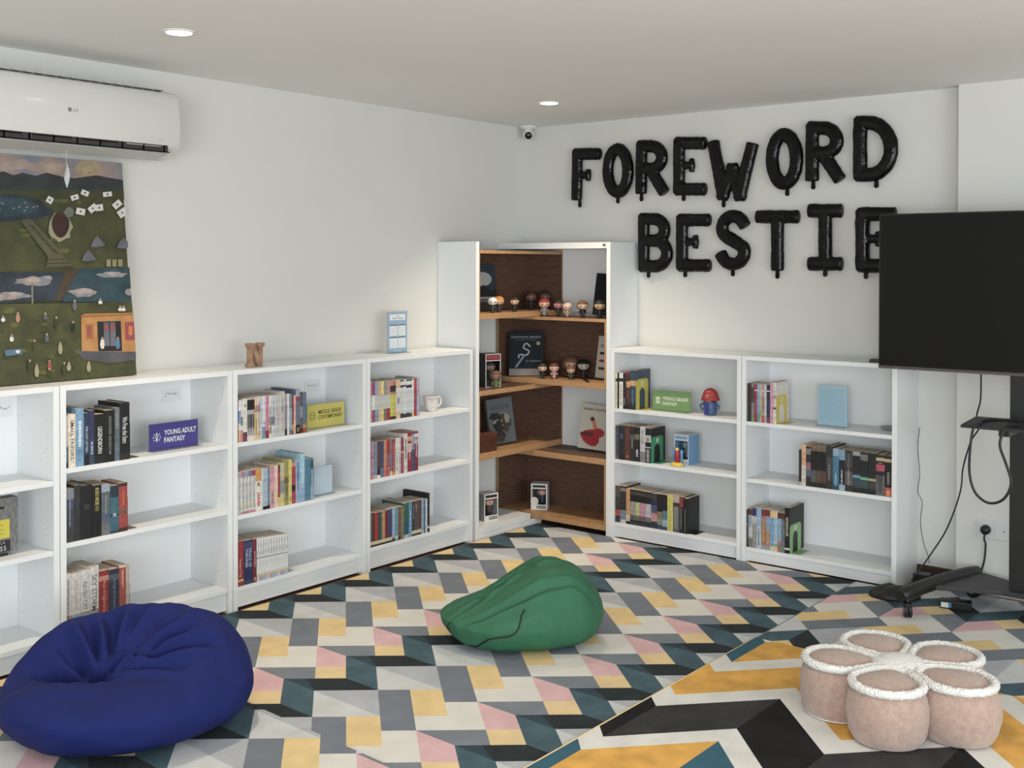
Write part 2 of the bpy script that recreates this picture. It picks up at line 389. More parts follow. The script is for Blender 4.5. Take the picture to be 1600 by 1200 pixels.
def crate(label, left, z0, z1, tb=0.03, tt=0.018, zr=None):
    """oak box module along one wall of the corner; left=True: runs along left wall and butts the right wall"""
    g = 'oak box modules in the corner shelves'
    if left:
        t = thing('oak_shelf_box', label, 'shelf box', (-0.787, -0.014, 0), 0, g); L_ = 0.785
    else:
        t = thing('oak_shelf_box', label, 'shelf box', (-0.014, -0.014, 0), ROTR, g); L_ = 0.772
    d = 0.268
    def board(name, x0, x1, y0, y1, za, zb, side):
        m = MB(); m.box(x0, x1, y0, y1, za, zb, OAKD)
        f = OAKE
        for i, nme in enumerate(['-z', '+z', '-y', '+x', '+y', '-x']):
            if nme == '-y' or (nme == '+z' and side == 'floor'): m.mi[i] = m.m(f)
        m.build(name, t, bevel=0.0006)
    board('bottom_board', 0.0, L_, -d, 0, z0, z0+tb, 'floor')
    board('top_board', 0.0, L_, -d, 0, z1-tt, z1, 'top')
    if left:
        board('end_board', 0.0, 0.012, -d, -0.006, z0+tb, z1-tt, 's'); board('end_board', L_-0.014, L_, -d, -0.006, z0+tb, z1-tt, 's')
        MB().box(0.0125, L_-0.0145, -0.006, -0.0005, z0+tb, z1-tt, OAKDH).build('back_board', t)
    else:
        board('end_board', 0.0, 0.012, -d-0.02, -0.006, z0+tb, z1-tt, 's'); board('end_board', L_-0.012, L_, -d, -0.006, z0+tb, z1-tt, 's')
        MB().box(0.0125, L_-0.0125, -0.006, -0.0005, z0+tb, z1-tt, OAKDH).build('back_board', t)
    return t
crate('topmost oak shelf box, open row of vinyl figurines along left wall', True, 1.222, 1.605)
crate('second oak shelf box from top, holding the dark face-out book', False, 0.8265, 1.2215)
crate('third oak shelf box from top, holding the small dark chest', True, 0.4385, 0.826, 0.034, 0.028)
crate('lowest oak shelf box, holding one white window box', False, 0.036, 0.438, 0.029, 0.034)

# ------------------------------------------------------------------ books
def bmat(c, rough=0.5):
    g = sum(c)/3; c = tuple(int(round((v*0.78+g*0.22)/4)*4) for v in c)
    return mat('printed cover %d %d %d' % c, c, rough, var=0.22, vscale=130, stretch=(1, 1, 0.45))
def book(name_loc, rot, th, h, d, cover, bands, label, group, lets=None, text=None, tcol=(235, 235, 230), ttext=None, rough=0.45, lean=0, hard=False, tw=0.55, front=None, cz=0.5, tl=0.6):
    """origin: bottom front-left corner of the spine; spine faces local -y"""
    m = MB(); C = bmat(cover, rough); bt = 0.0028 if hard else 0.0012
    bt = min(bt, th*0.2); r = min(0.0022, th*0.25)
    cuts = sorted({0.0, 1.0} | {b[0] for b in bands} | {b[1] for b in bands})
    for a, b in zip(cuts, cuts[1:]):
        c = C
        for f0, f1, col in bands:
            if f0 <= (a+b)/2 <= f1: c = bmat(col, rough)
        pts = [(0, r), (r*0.5, r*0.2), (r*1.3, 0), (th-r*1.3, 0), (th-r*0.5, r*0.2), (th, r)]
        for i in range(5):
            m.poly([(pts[i][0], pts[i][1], a*h), (pts[i+1][0], pts[i+1][1], a*h), (pts[i+1][0], pts[i+1][1], b*h), (pts[i][0], pts[i][1], b*h)], c, True)
    # boards
    m.box(0, bt, r, d, 0, h, C); m.box(th-bt, th, r, d, 0, h, C)
    m.poly([(0, r, h), (r*1.3, 0, h), (th-r*1.3, 0, h), (th, r, h)], C); m.poly([(th, r, 0), (th-r*1.3, 0, 0), (r*1.3, 0, 0), (0, r, 0)], C)
    o = m.build('book', None, name_loc, rot); tag(o, label, 'book', group)
    if lean: o.rotation_euler = (0, lean, rot)
    ins = 0.003 if hard else 0.0004
    MB().box(bt+0.0001, th-bt-0.0001, r, d-ins, ins, h-ins, PAGES).build('page_block', o)
    lm = MB(); any_ = False
    if text:
        M = basis((th/2, -0.0004, h*cz), (0, 0, -1), (1, 0, 0))
        lm.text(text, M, cmat(tcol, 0.5), width=h*tl, height=th*tw, bold=0.01); any_ = True
    if lets:
        r2 = random.Random(hash(label) % 1000 if False else int(abs(name_loc[0])*1000+abs(name_loc[1])*700+h*5000))
        for (f0, f1, wf, col) in lets:
            z = f1*h; c = cmat(col, 0.5)
            while z > f0*h:
                l_ = r2.uniform(0.0022, 0.0048)
                wq = th*wf*r2.uniform(0.7, 1.0)/2; xo = th*0.5
                lm.poly([(xo-wq, -0.0004, z-l_), (xo+wq, -0.0004, z-l_), (xo+wq*r2.uniform(.5, 1), -0.0004, z), (xo-wq, -0.0004, z)], c)
                z -= l_+r2.choice([0.0012, 0.0014, 0.0035])
        any_ = True
    if any_: lm.build('spine_lettering', o)
    return o
K = (24, 24, 26); DN = (30, 40, 66); WH = (226, 224, 218); CRM = (228, 214, 190); GR = (150, 152, 152); RD = (160, 48, 48); PK = (206, 130, 158); BL = (110, 148, 184); YE = (212, 202, 96)
TE = (62, 112, 132); PU = (70, 62, 110); OR = (200, 128, 72); BR = (74, 44, 32); GN = (62, 130, 92); DR = (120, 34, 44); MG = (152, 62, 96); DK = (44, 46, 52); SL = (100, 116, 136); OL = (150, 146, 76); GY = (176, 176, 174); NB = (52, 70, 104)
wl = (.1, .9)
def row(side, x0, ymid, zsh, phrase, group, specs, front=0.272, depth=0.13, hard_depth=0.15, ybot=None):
    """specs: (x_right_px, y_top_px, cover, bands, desc, opts)"""
    pos = lambda px, py: (at(px, py, 'y', -front).x if side == 'L' else -at(px, py, 'x', -front).y)
    hz = lambda px, py: (at(px, py, 'y', -front).z if side == 'L' else at(px, py, 'x', -front).z)
    cur = pos(x0, ymid); n = len(specs); last = cur
    hi = 99
    for a_, b_ in (LB if side == 'L' else RBS):     # keep clear of the side panels
        if a_ < cur+0.02 < b_: cur = max(cur, a_+T+0.0012); hi = b_-T-0.0012
    for i, sp in enumerate(specs):
        xr, yt, cov, bands, desc = sp[:5]; op = dict(sp[5]) if len(sp) > 5 else {}
        nx = min(pos(xr, ymid), hi); th = nx-cur-0.0003
        h = hz((x0 if i == 0 else specs[i-1][0])*0.5+xr*0.5, yt)-zsh-0.0008
        d = op.pop('d', depth)
        if side == 'L': loc = (cur+0.0002, -front, zsh+0.0005); rot = 0
        else: loc = (-front, -cur-0.0002, zsh+0.0005); rot = ROTR
        label = '%s, %s from left on %s' % (desc, ORD[i], phrase)
        book(loc, rot, th, h, d, cov, bands, label, group, **op)
        last = nx; cur = nx
    return last
def L(*a): return [(.12, .88, .45, a[0])] if len(a) == 1 else [tuple(x) for x in a]
def bookend(side, s, z, hgt, dep, label, col, base=0.05, front=0.27, arch=None, logo=False, plate=0.0012, bdir=1):
    """thin metal bookend: upright plate in the plane across the shelf + foot on the shelf"""
    loc, rot = ((s, -front, z), 0) if side == 'L' else ((-front, -s, z), ROTR)
    t = thing('bookend', label, 'bookend', loc, rot, 'bookends')
    C = cmat(col, 0.4)
    # outline in (y,z): rounded top, optional arch hole
    m = MB(); r = 0.018
    def outline():
        pts = [(0, 0.0006)]
        for k in range(7):
            a = math.pi-k*math.pi/2/6; pts.append((r+r*math.cos(a), hgt-r+r*math.sin(a)))
        for k in range(7):
            a = math.pi/2-k*math.pi/2/6; pts.append((dep-r+r*math.cos(a), hgt-r+r*math.sin(a)))
        pts.append((dep, 0.0006)); return pts
    x0, x1 = 0.0004, 0.0004+plate
    if arch:
        a0, a1, az = arch
        o = outline(); n = 10; c = (a0+a1)/2; rr = (a1-a0)/2
        inner = [(a0, 0.0006)] + [(c-rr*math.cos(math.pi*k/n), az-rr+rr*math.sin(math.pi*k/n)) for k in range(n+1)] + [(a1, 0.0006)]
        # stitch: split into left, top strip pieces
        K_ = 24
        def samp(pts, t):
            L_ = [0]
            for i in range(len(pts)-1): L_.append(L_[-1]+math.dist(pts[i], pts[i+1]))
            d_ = t*L_[-1]
            for i in range(len(pts)-1):
                if L_[i+1] >= d_-1e-9:
                    u = (d_-L_[i])/max(1e-9, L_[i+1]-L_[i]); return (pts[i][0]+(pts[i+1][0]-pts[i][0])*u, pts[i][1]+(pts[i+1][1]-pts[i][1])*u)
            return pts[-1]
        A_ = [samp(o, k/K_) for k in range(K_+1)]; B_ = [samp(inner, k/K_) for k in range(K_+1)]
        for k in range(K_):
            q = [A_[k], A_[k+1], B_[k+1], B_[k]]
            m.poly([(x1, p[0], p[1]) for p in q], C); m.poly([(x0, p[0], p[1]) for p in q[::-1]], C)
            m.poly([(x0, A_[k][0], A_[k][1]), (x0, A_[k+1][0], A_[k+1][1]), (x1, A_[k+1][0], A_[k+1][1]), (x1, A_[k][0], A_[k][1])], C)
            m.poly([(x1, B_[k][0], B_[k][1]), (x1, B_[k+1][0], B_[k+1][1]), (x0, B_[k+1][0], B_[k+1][1]), (x0, B_[k][0], B_[k][1])], C)
    else:
        m.prism(outline(), lambda u, v, w_: (w_, u, v), x0, x1, C)
    m.build('upright_plate', t)
    if bdir: MB().box(0.0018, base, 0.012, dep-0.012, 0.0005, 0.0017, C).build('foot_plate', t)
    if logo:
        mm = MB(); n = 20; cy_, cz_ = dep*0.5, hgt*0.84; r_ = min(0.013, dep*0.2)
        mm.poly([(x1+0.0003, cy_+r_*math.cos(2*math.pi*k/n), cz_+r_*math.sin(2*math.pi*k/n)) for k in range(n)], cmat((226, 222, 214), 0.5))
        for (a, b, c, d_) in ((-.5, -.35, -.4, .4), (-.1, .05, -.5, .5), (.3, .45, -.4, .4), (-.5, .5, -.5, -.42)):
            mm.poly([(x1+0.0006, cy_+r_*a, cz_+r_*c), (x1+0.0006, cy_+r_*b, cz_+r_*c), (x1+0.0006, cy_+r_*b, cz_+r_*d_), (x1+0.0006, cy_+r_*a, cz_+r_*d_)], cmat((120, 120, 118), 0.5))
        mm.build('round_badge', t)
    return t
# --- young adult bookcase
e = row('L', 99.8, 690, SH2[0], 'top shelf of young adult bookcase', 'books on the top young adult shelf', [
    (107, 650, (196, 190, 178), [(0, .42, DN)], 'pale paperback fading to navy', dict(lets=[(.1, .5, .5, (150, 176, 200))])),
    (118.5, 647, CRM, [], 'cream paperback with brown capitals', dict(text='SMALL FAVORS', tcol=(90, 66, 50), tw=.5, tl=.74, cz=.52)),
    (131.5, 638, (112, 156, 192), [(0.18, .3, (92, 136, 174))], 'sky blue book with white ribbon', dict(d=.15, lets=[(.34, .78, .42, (226, 234, 238))])),
    (139.5, 645, (40, 56, 84), [(0, .2, (24, 28, 40))], 'dark blue book with pale capitals', dict(text='THE LOST LETTERS', tcol=(190, 200, 210), tw=.45, tl=.5)),
    (148, 641, (50, 52, 92), [(0, .45, (46, 66, 92))], 'indigo book with script title', dict(lets=[(.2, .42, .5, (170, 186, 206))])),
    (164.5, 647, K, [(0, .16, (34, 36, 40))], 'black paperback lettered in bold white', dict(text='LEGENDBORN', tcol=(226, 232, 228), tw=.42, tl=.54, cz=.47)),
    (179.5, 641, (22, 22, 24), [], 'black book with spaced silver capitals', dict(text='CROOKED KINGDOM', tcol=(150, 152, 152), tw=.26, tl=.74, cz=.52)),
    (187.5, 637, (104, 108, 116), [(.35, .6, (86, 98, 112)), (0, .3, (92, 106, 122))], 'narrow grey-blue misty book', dict(lets=[(.6, .9, .3, (150, 150, 158))], d=.15)),
    (203, 629, (24, 25, 28), [(0, .12, (48, 40, 40))], 'tallest black hardback with white script', dict(text='We Free the Stars', tcol=(220, 222, 222), tw=.5, tl=.46, cz=.52, d=.16, hard=True))])
bookend('L', e, SH2[0], 0.158, .12, 'black bookend ending the top shelf row of young adult bookcase', (28, 28, 30))
e = row('L', 99.9, 800, SH2[1], 'middle shelf of young adult bookcase', 'books on the middle young adult shelf', [
    (116.5, 764, (64, 68, 82), [(.8, 1, (120, 126, 142)), (.62, .8, (74, 72, 110)), (0, .25, (58, 58, 64))], 'thick twilight grey book', dict(lets=[(.3, .82, .12, (170, 172, 176))])),
    (126.5, 758, (46, 48, 52), [], 'narrow charcoal grey hardback', dict(d=.16, lets=[(.55, .8, .3, (72, 74, 80))])),
    (145, 758.5, (28, 30, 31), [], 'broad plain black hardback', dict(d=.16, hard=True, lets=[(.56, .64, .6, (70, 72, 74))])),
    (158.8, 758, (22, 22, 24), [], 'black book with gold lettering', dict(lets=[(.62, .95, .55, (166, 156, 96)), (.5, .6, .5, (120, 112, 70))])),
    (172.5, 756.5, (92, 98, 108), [(.85, 1, (150, 158, 178)), (.3, .45, (74, 92, 116)), (0, .2, (110, 112, 118))], 'grey paperback of misty towers', dict(lets=[(.4, .78, .2, (150, 152, 156))])),
    (186, 758.5, (40, 58, 72), [(.4, .75, (60, 104, 122)), (0.05, .35, (58, 100, 122))], 'teal and navy paperback', dict(lets=[(.36, .42, .5, (190, 200, 206))])),
    (199.5, 754.5, (170, 66, 62), [(.93, 1, BR), (0, .08, BR), (.36, .48, (128, 88, 66))], 'red paperback with bronze eye motif', dict(lets=[(.55, .85, .3, (200, 120, 60))]))])
bookend('L', e, SH2[1], 0.145, .12, 'dark red bookend with grey foot, middle shelf of young adult bookcase', (96, 52, 48))
ww = (206, 202, 196)
def wbands(c): return [(0, .12, (26, 28, 32)), (.12, .2, c), (.2, .27, tuple((a+b)//2 for a, b in zip(c, ww)))]
e = row('L', 101.3, 940, SH2[2], 'bottom shelf of young adult bookcase', 'books on the bottom young adult shelf', [
    (112, 897, ww, wbands((120, 44, 44)), 'white paperback with red base', dict(lets=[(.3, .9, .5, (150, 146, 140))])),
    (126, 895.5, ww, wbands((70, 110, 130)), 'white paperback with blue base', dict(lets=[(.35, .9, .35, (178, 174, 168))])),
    (140, 891, ww, wbands((84, 90, 96)), 'white paperback with grey base', dict(text='RAVEN CRY', tcol=(120, 116, 110), tw=.5, tl=.5, cz=.55)),
    (154.8, 884.5, ww, wbands((90, 92, 96)), 'tall white paperback with large capitals', dict(text='SKY STORM', tcol=(110, 106, 100), tw=.55, tl=.62, cz=.55)),
    (170.5, 891.5, (152, 46, 46), [(.8, .9, (196, 130, 110))], 'wine red paperback', dict(text='Muse of Nightmares', tcol=(210, 150, 130), tw=.4, tl=.62)),
    (186.5, 889, (42, 50, 72), [(.78, .9, (84, 88, 96)), (0, .03, K)], 'navy paperback with dim lettering', dict(text='Strange the Dreamer', tcol=(120, 130, 156), tw=.35, tl=.62)),
    (197, 884, (168, 72, 62), [(.97, 1, CRM)], 'brick red paperback', dict(lets=[(.6, .92, .3, (224, 170, 150))])),
    (202.5, 883, (190, 170, 150), [(0, .2, (120, 110, 100))], 'thin beige-edged paperback', {})])
bookend('L', e, SH2[2], 0.135, .12, 'dark bookend with blue-grey foot, bottom shelf of young adult bookcase', (60, 62, 68))
# --- wooden N bookcase
e = row('L', 368.6, 650, SH3[0], 'top shelf of wooden N bookcase', 'books on the top shelf of the N bookcase', [
    (373, 624.5, (136, 62, 92), [(.5, .7, (40, 60, 84)), (0, .08, BR)], 'slim magenta book', dict(lets=[(.2, .5, .4, (90, 40, 60))])),
    (376.5, 625.5, WH, [(.45, .75, (120, 160, 196)), (0, .3, (226, 180, 120))], 'thin white and tan book', {}),
    (380, 625.5, (206, 208, 210), [(0, .28, (196, 130, 130)), (.4, .6, (120, 126, 134))], 'thin grey and pink book', {}),
    (386.5, 623, (220, 212, 200), [(0, .22, (110, 60, 80))], 'cream book with purple foot', dict(lets=[(.8, .86, .5, (90, 80, 74))])),
    (390.2, 622, GY, [(.72, .96, K), (.3, .62, (120, 116, 112)), (0, .12, CRM)], 'black-topped series volume', dict(lets=[(.2, .6, .5, (70, 70, 72))])),
    (394.2, 621.6, GY, [(.72, .96, (30, 24, 22)), (.3, .62, (98, 100, 104)), (0, .12, (230, 216, 180))], 'second black-topped series volume', dict(lets=[(.2, .6, .5, (50, 50, 54))])),
    (398.2, 621.3, GY, [(.72, .96, (36, 26, 24)), (.3, .62, (116, 118, 120)), (0, .12, CRM)], 'third black-topped series volume', dict(lets=[(.2, .6, .5, (70, 70, 72))])),
    (402.3, 620, (222, 190, 150), [(.2, .65, (226, 184, 96)), (.65, .8, (190, 130, 110))], 'peach and orange book', dict(lets=[(.1, .5, .4, (130, 80, 50))])),
    (407.3, 619.5, (204, 200, 190), [(.65, .8, (168, 120, 150)), (0, .2, (210, 190, 130))], 'stone coloured patterned book', dict(lets=[(.05, .9, .3, (130, 120, 110))])),
    (410.2, 619, (178, 190, 200), [], 'thin pale blue book', {}),
    (415.5, 618.5, (214, 214, 210), [(0, .28, (120, 138, 164))], 'white book with blue foot', dict(lets=[(.34, .38, .4, (90, 80, 70))])),
    (420.5, 617.5, (200, 122, 150), [(0, .18, (150, 40, 56))], 'rose pink book', {}),
    (424.8, 617.8, (216, 214, 208), [(.3, .5, (150, 150, 150)), (0.1, .25, (208, 160, 130))], 'white book with grey print', dict(lets=[(.1, .75, .5, (120, 110, 100))])),
    (429.8, 618, (196, 200, 204), [(.3, .5, (110, 116, 126))], 'cool grey book', dict(lets=[(.3, .85, .4, (120, 130, 150))])),
    (438, 616, (190, 188, 184), [], 'wide grey book with pink print', dict(lets=[(.3, .7, .25, (200, 120, 150))])),
    (445.4, 611.5, (192, 190, 184), [], 'taller grey book', dict(lets=[(.15, .85, .2, (140, 136, 130)), (.55, .65, .4, (100, 90, 90))])),
    (449, 615.5, (120, 132, 150), [(.75, 1, (150, 156, 160)), (0, .15, (30, 40, 66))], 'slate blue book', {}),
    (452.4, 615, (222, 210, 186), [], 'thin cream book', {}),
    (456.6, 615.5, (130, 168, 196), [(.65, 1, (104, 132, 160)), (0, .12, SL)], 'pale blue book', {}),
    (459.2, 618, (150, 40, 56), [(.1, .25, (210, 160, 80))], 'thin crimson book', {}),
    (462.6, 617.5, (220, 164, 150), [(0.2, .35, (224, 190, 130))], 'thin salmon book', {}),
    (469, 608.5, (96, 112, 138), [(.72, .84, (140, 70, 90)), (.84, 1, (150, 160, 180)), (0, .2, K)], 'tallest slate blue hardback', dict(d=.18, lets=[(.05, .14, .5, (180, 160, 130))])),
    (473.6, 616.5, (92, 90, 88), [(.4, .7, (140, 140, 140)), (0, .12, (80, 30, 30))], 'dark grey book', {}),
    (479, 613, (92, 112, 142), [(0, .12, (180, 60, 50)), (.12, .2, (210, 150, 70))], 'steel blue book with red foot', dict(d=.16))])
bookend('L', e, SH3[0], 0.125, .12, 'green bookend beside the yellow sign', (64, 150, 100), base=.03)
s_ = (198, 198, 194)
def sk(c, c2): return [(.86, .99, c), (.15, .24, (206, 200, 170)), (0, .06, c2)]
e = row('L', 368.2, 760, SH3[1], 'middle shelf of wooden N bookcase', 'books on the middle shelf of the N bookcase', [
    (370.8, 740, s_, sk((150, 154, 156), (120, 100, 100)), 'narrow white doodled book', dict(lets=[(.1, .9, .6, (120, 122, 124))])),
    (377.4, 737.5, (204, 204, 200), sk((160, 164, 166), GY), 'white book with grey doodles', dict(lets=[(.1, .85, .5, (150, 152, 152))])),
    (383, 736.5, (204, 204, 200), sk((190, 110, 140), (190, 120, 140)), 'white doodled book, pink top', dict(lets=[(.1, .85, .5, (150, 152, 152))])),
    (388.6, 735.5, (204, 204, 200), sk((130, 150, 180), (150, 130, 120)), 'white doodled book, blue top', dict(lets=[(.1, .85, .5, (150, 152, 152))])),
    (394, 734.5, (204, 204, 200), sk((110, 120, 140), (200, 120, 150)), 'white doodled book, slate top', dict(lets=[(.1, .85, .5, (150, 152, 152))])),
    (399.6, 733.5, (204, 204, 200), sk((170, 50, 80), (200, 120, 150)), 'white doodled book, crimson top', dict(lets=[(.1, .85, .5, (150, 152, 152))])),
    (409, 731.5, (224, 216, 202), [(.70, 1, (212, 148, 76))], 'white book with orange top block', dict(lets=[(.12, .42, .6, (190, 80, 90)), (.6, .66, .4, (70, 50, 44))])),
    (411.2, 732, (206, 206, 204), [], 'very thin white book', {}),
    (418.6, 731.5, (158, 178, 200), [(0, .08, K)], 'powder blue book', dict(lets=[(.7, .74, .3, (60, 80, 110))])),
    (422, 733, (110, 126, 146), [(0, .1, K)], 'thin slate book with black foot', {}),
    (429.6, 730.5, (208, 140, 164), [(.45, .62, (216, 160, 150)), (.12, .42, (206, 180, 170))], 'pink patterned book', dict(lets=[(.15, .4, .6, (130, 80, 90))])),
    (434.6, 726.5, (232, 196, 172), [(.2, .3, (226, 190, 120))], 'peach coloured book', dict(d=.16)),
    (438.2, 726.5, (170, 50, 60), [(0, .22, (214, 180, 130)), (.85, 1, (110, 50, 60))], 'thin red book', dict(d=.16)),
    (444.4, 723.5, (186, 186, 150), [(.3, .6, (130, 144, 140)), (0, .2, (214, 200, 110))], 'grey-green book', {}),
    (451.3, 719.5, (158, 148, 70), [(.5, .62, (120, 90, 60)), (.1, .5, (150, 140, 90))], 'olive patterned book', dict(d=.16, lets=[(.2, .5, .5, (90, 80, 40))])),
    (456.3, 718, (214, 204, 104), [], 'lemon yellow book', dict(lets=[(.08, .16, .4, (120, 100, 40))])),
    (462.2, 722.5, (176, 60, 76), [(.3, .45, (60, 30, 40)), (.9, 1, (210, 140, 100))], 'crimson and black book', {}),
    (469.2, 716.5, (136, 170, 200), [(.25, .5, (170, 190, 206))], 'light blue book', dict(lets=[(.25, .9, .5, (80, 110, 150))])),
    (476.6, 708.5, (150, 192, 214), [(0, .3, (130, 166, 206))], 'tallest pale blue hardback', dict(d=.18, hard=True, lets=[(.4, .8, .3, (206, 224, 234))])),
    (485.6, 716.5, (74, 124, 150), [], 'wide teal blue book', dict(d=.17)),
    (490, 715.5, (92, 130, 160), [(.75, .95, (50, 80, 100)), (0, .3, (140, 166, 196))], 'blue marbled book', dict(d=.17, lets=[(.3, .7, .5, (180, 200, 210))]))])
wht = (216, 216, 214)
specs = [(381, 846, (158, 48, 48), [(.1, .15, (214, 190, 90))], 'thick red paperback', dict(text='Treasure Trap', tcol=(226, 200, 190), tw=.32, tl=.4, cz=.4)),
    (395.3, 844, (36, 46, 92), [(0, .1, (50, 66, 96)), (.8, .96, (60, 66, 110))], 'navy book with ornate white letters', dict(text='TRIALS OF\nTHRONES', tcol=(190, 200, 220), tw=.66, tl=.44, cz=.6)),
    (401.4, 842.5, (128, 42, 56), [(0, .05, (80, 26, 30))], 'dark red book', dict(lets=[(.35, .72, .4, (214, 160, 150)), (.05, .12, .5, (226, 180, 160))]))]
cx_ = 401.4
for i in range(12):
    cx_ += 4.1
    cc = [(190, 200, 214), (206, 140, 160), (150, 176, 200), (168, 180, 200)][i % 4]
    specs.append((cx_, 841-(i)*0.62, wht, [(0, .10, cc), (.10, .14, (220, 196, 130)), (.52, .55, (150, 150, 150))], 'slim white series volume', dict(lets=[(.62, .95, .45, (160, 160, 160))])))
e = row('L', 368.2, 885, SH3[2], 'bottom shelf of wooden N bookcase', 'books on the bottom shelf of the N bookcase', specs)
bookend('L', e, SH3[2], 0.13, .11, 'grey bookend after the white series on bottom shelf', (150, 152, 154), base=.045)
# --- mug bookcase
wg = (196, 194, 190)
def comic(c1, c2, mid=(194, 192, 186)): return [(.66, 1, c1), (.3, .66, mid), (0, .3, c2)]
e = row('L', 575.6, 625, SH4[0], 'top shelf of mug bookcase', 'books on the top shelf of the mug bookcase', [
    (581.4, 597.5, wg, comic((190, 130, 156), (196, 170, 150)), 'pink-topped comic volume', dict(lets=[(.35, .66, .5, (160, 158, 154))])),
    (586.3, 596, wg, comic((152, 66, 104), (160, 74, 96), (220, 220, 218)), 'plum-topped comic volume', {}),
    (592, 596.5, wg, comic((140, 160, 190), (120, 146, 184)), 'blue comic volume', {}),
    (596, 596, wg, comic((214, 168, 108), (214, 180, 130)), 'tan-topped comic volume', {}),
    (600, 595.5, wg, comic((226, 214, 140), (222, 200, 120)), 'yellow-topped comic volume', {}),
    (604.8, 595.5, wg, comic((130, 150, 120), (120, 116, 100)), 'green-grey comic volume', {}),
    (610, 594.8, wg, comic((196, 130, 140), (170, 50, 56)), 'red-footed comic volume', {}),
    (614.6, 595.5, (206, 200, 90), [(.66, 1, (190, 140, 110)), (.72, .88, (50, 40, 44)), (0, .08, BR)], 'yellow comic with dark figures', {}),
    (619, 595, (196, 186, 80), [(.66, 1, (170, 120, 80)), (.72, .88, (60, 40, 40)), (0, .08, BR)], 'mustard comic with dark figures', {}),
    (625.8, 593.5, (206, 206, 204), [(.8, 1, (222, 180, 140)), (0, .2, (220, 190, 150))], 'white comic with orange corner', dict(lets=[(.4, .55, .5, (90, 90, 90))])),
    (631, 593.5, (196, 198, 202), [(.8, 1, (60, 60, 66)), (0, .12, (60, 54, 50)), (.86, .96, (200, 204, 206))], 'black-trimmed comic volume', {}),
    (635, 593, (206, 208, 210), [(.82, .86, BR), (0, .1, (60, 60, 50))], 'brown-banded comic volume', {}),
    (639.6, 593, (196, 202, 210), [(.78, 1, (46, 62, 84)), (.86, .96, (206, 214, 220)), (0, .12, (40, 66, 90))], 'navy-banded comic volume', {}),
    (643.6, 592.5, (200, 202, 206), [(.78, 1, (50, 50, 56)), (.86, .96, (214, 214, 212)), (0, .1, (70, 66, 50))], 'white comic with thin black trim', {}),
    (647.2, 592.5, (214, 210, 202), [(0, .12, (210, 190, 120))], 'ivory comic volume', {}),
    (651.4, 591.5, (158, 62, 96), [(.75, .95, (196, 70, 66)), (0, .15, (180, 50, 60))], 'crimson comic volume', {}),
    (655.6, 589.5, (160, 170, 190), [(.5, .8, (176, 150, 180))], 'lilac-blue taller book', dict(d=.16))])
bookend('L', e, SH4[0], 0.118, .12, 'pink bookend left of the mug', (206, 140, 170), base=.02)
e = row('L', 576, 715, SH4[1], 'middle shelf of mug bookcase', 'books on the middle shelf of the mug bookcase', [
    (579.6, 689, (54, 54, 56), [], 'thin black paperback', {}),
    (584.4, 690, (180, 126, 150), [(0, .1, (196, 140, 110)), (.55, .6, (190, 70, 80))], 'mauve paperback', {}),
    (590, 690.5, (112, 130, 154), [(0, .1, GY)], 'grey-blue paperback', {}),
    (594.4, 690, (56, 34, 28), [(.4, .95, (70, 40, 36)), (0, .08, WH)], 'dark brown paperback', dict(lets=[(.3, .95, .25, (196, 130, 140))])),
    (600, 689, (62, 76, 112), [(0, .25, (100, 116, 146))], 'indigo blue paperback', {}),
    (604.4, 688, (200, 136, 92), [(0, .3, (196, 110, 100))], 'orange-brown paperback', {}),
    (609.6, 687, (172, 52, 56), [(.3, .6, (150, 90, 120))], 'scarlet paperback', dict(lets=[(.02, .25, .5, (214, 150, 140))])),
    (613, 686.5, (120, 120, 116), [(0, .12, (210, 200, 180))], 'dull grey paperback', {}),
    (618, 686, (152, 58, 88), [(0, .1, (206, 130, 80)), (.6, .8, (190, 60, 70))], 'raspberry paperback', dict(lets=[(.1, .9, .25, (226, 150, 150))])),
    (622.4, 684.5, (212, 208, 198), [], 'off-white paperback', dict(lets=[(.1, .6, .3, (110, 104, 96))])),
    (626.6, 684, (206, 204, 200), [(.0, .1, (210, 170, 180))], 'second off-white paperback', dict(lets=[(.2, .6, .3, (120, 116, 110))])),
    (631, 684, (146, 50, 82), [(.56, .62, (196, 160, 110))], 'burgundy paperback', dict(lets=[(.1, .5, .2, (214, 140, 170))])),
    (637, 677.5, (206, 202, 196), [(.0, .15, (200, 196, 190))], 'taller white paperback', dict(lets=[(.35, .85, .45, (90, 86, 84))])),
    (643.6, 675.5, (162, 40, 56), [(.5, .72, (210, 180, 176)), (.78, .9, (206, 160, 120))], 'bright red paperback with white title', dict(lets=[(.3, .5, .5, (214, 160, 170))])),
    (648, 674.8, (60, 84, 118), [(.55, .95, (150, 160, 170))], 'dark blue paperback, white title', dict(lets=[(.55, .7, .5, (60, 70, 84))])),
    (653.6, 674, (138, 40, 60), [(.7, .82, GY), (.85, .95, (226, 200, 200))], 'maroon paperback', dict(lets=[(.35, .75, .5, (214, 180, 190))]))])
def gf(c): return [(0, .1, (60, 50, 40)), (.06, .16, (206, 196, 160))]
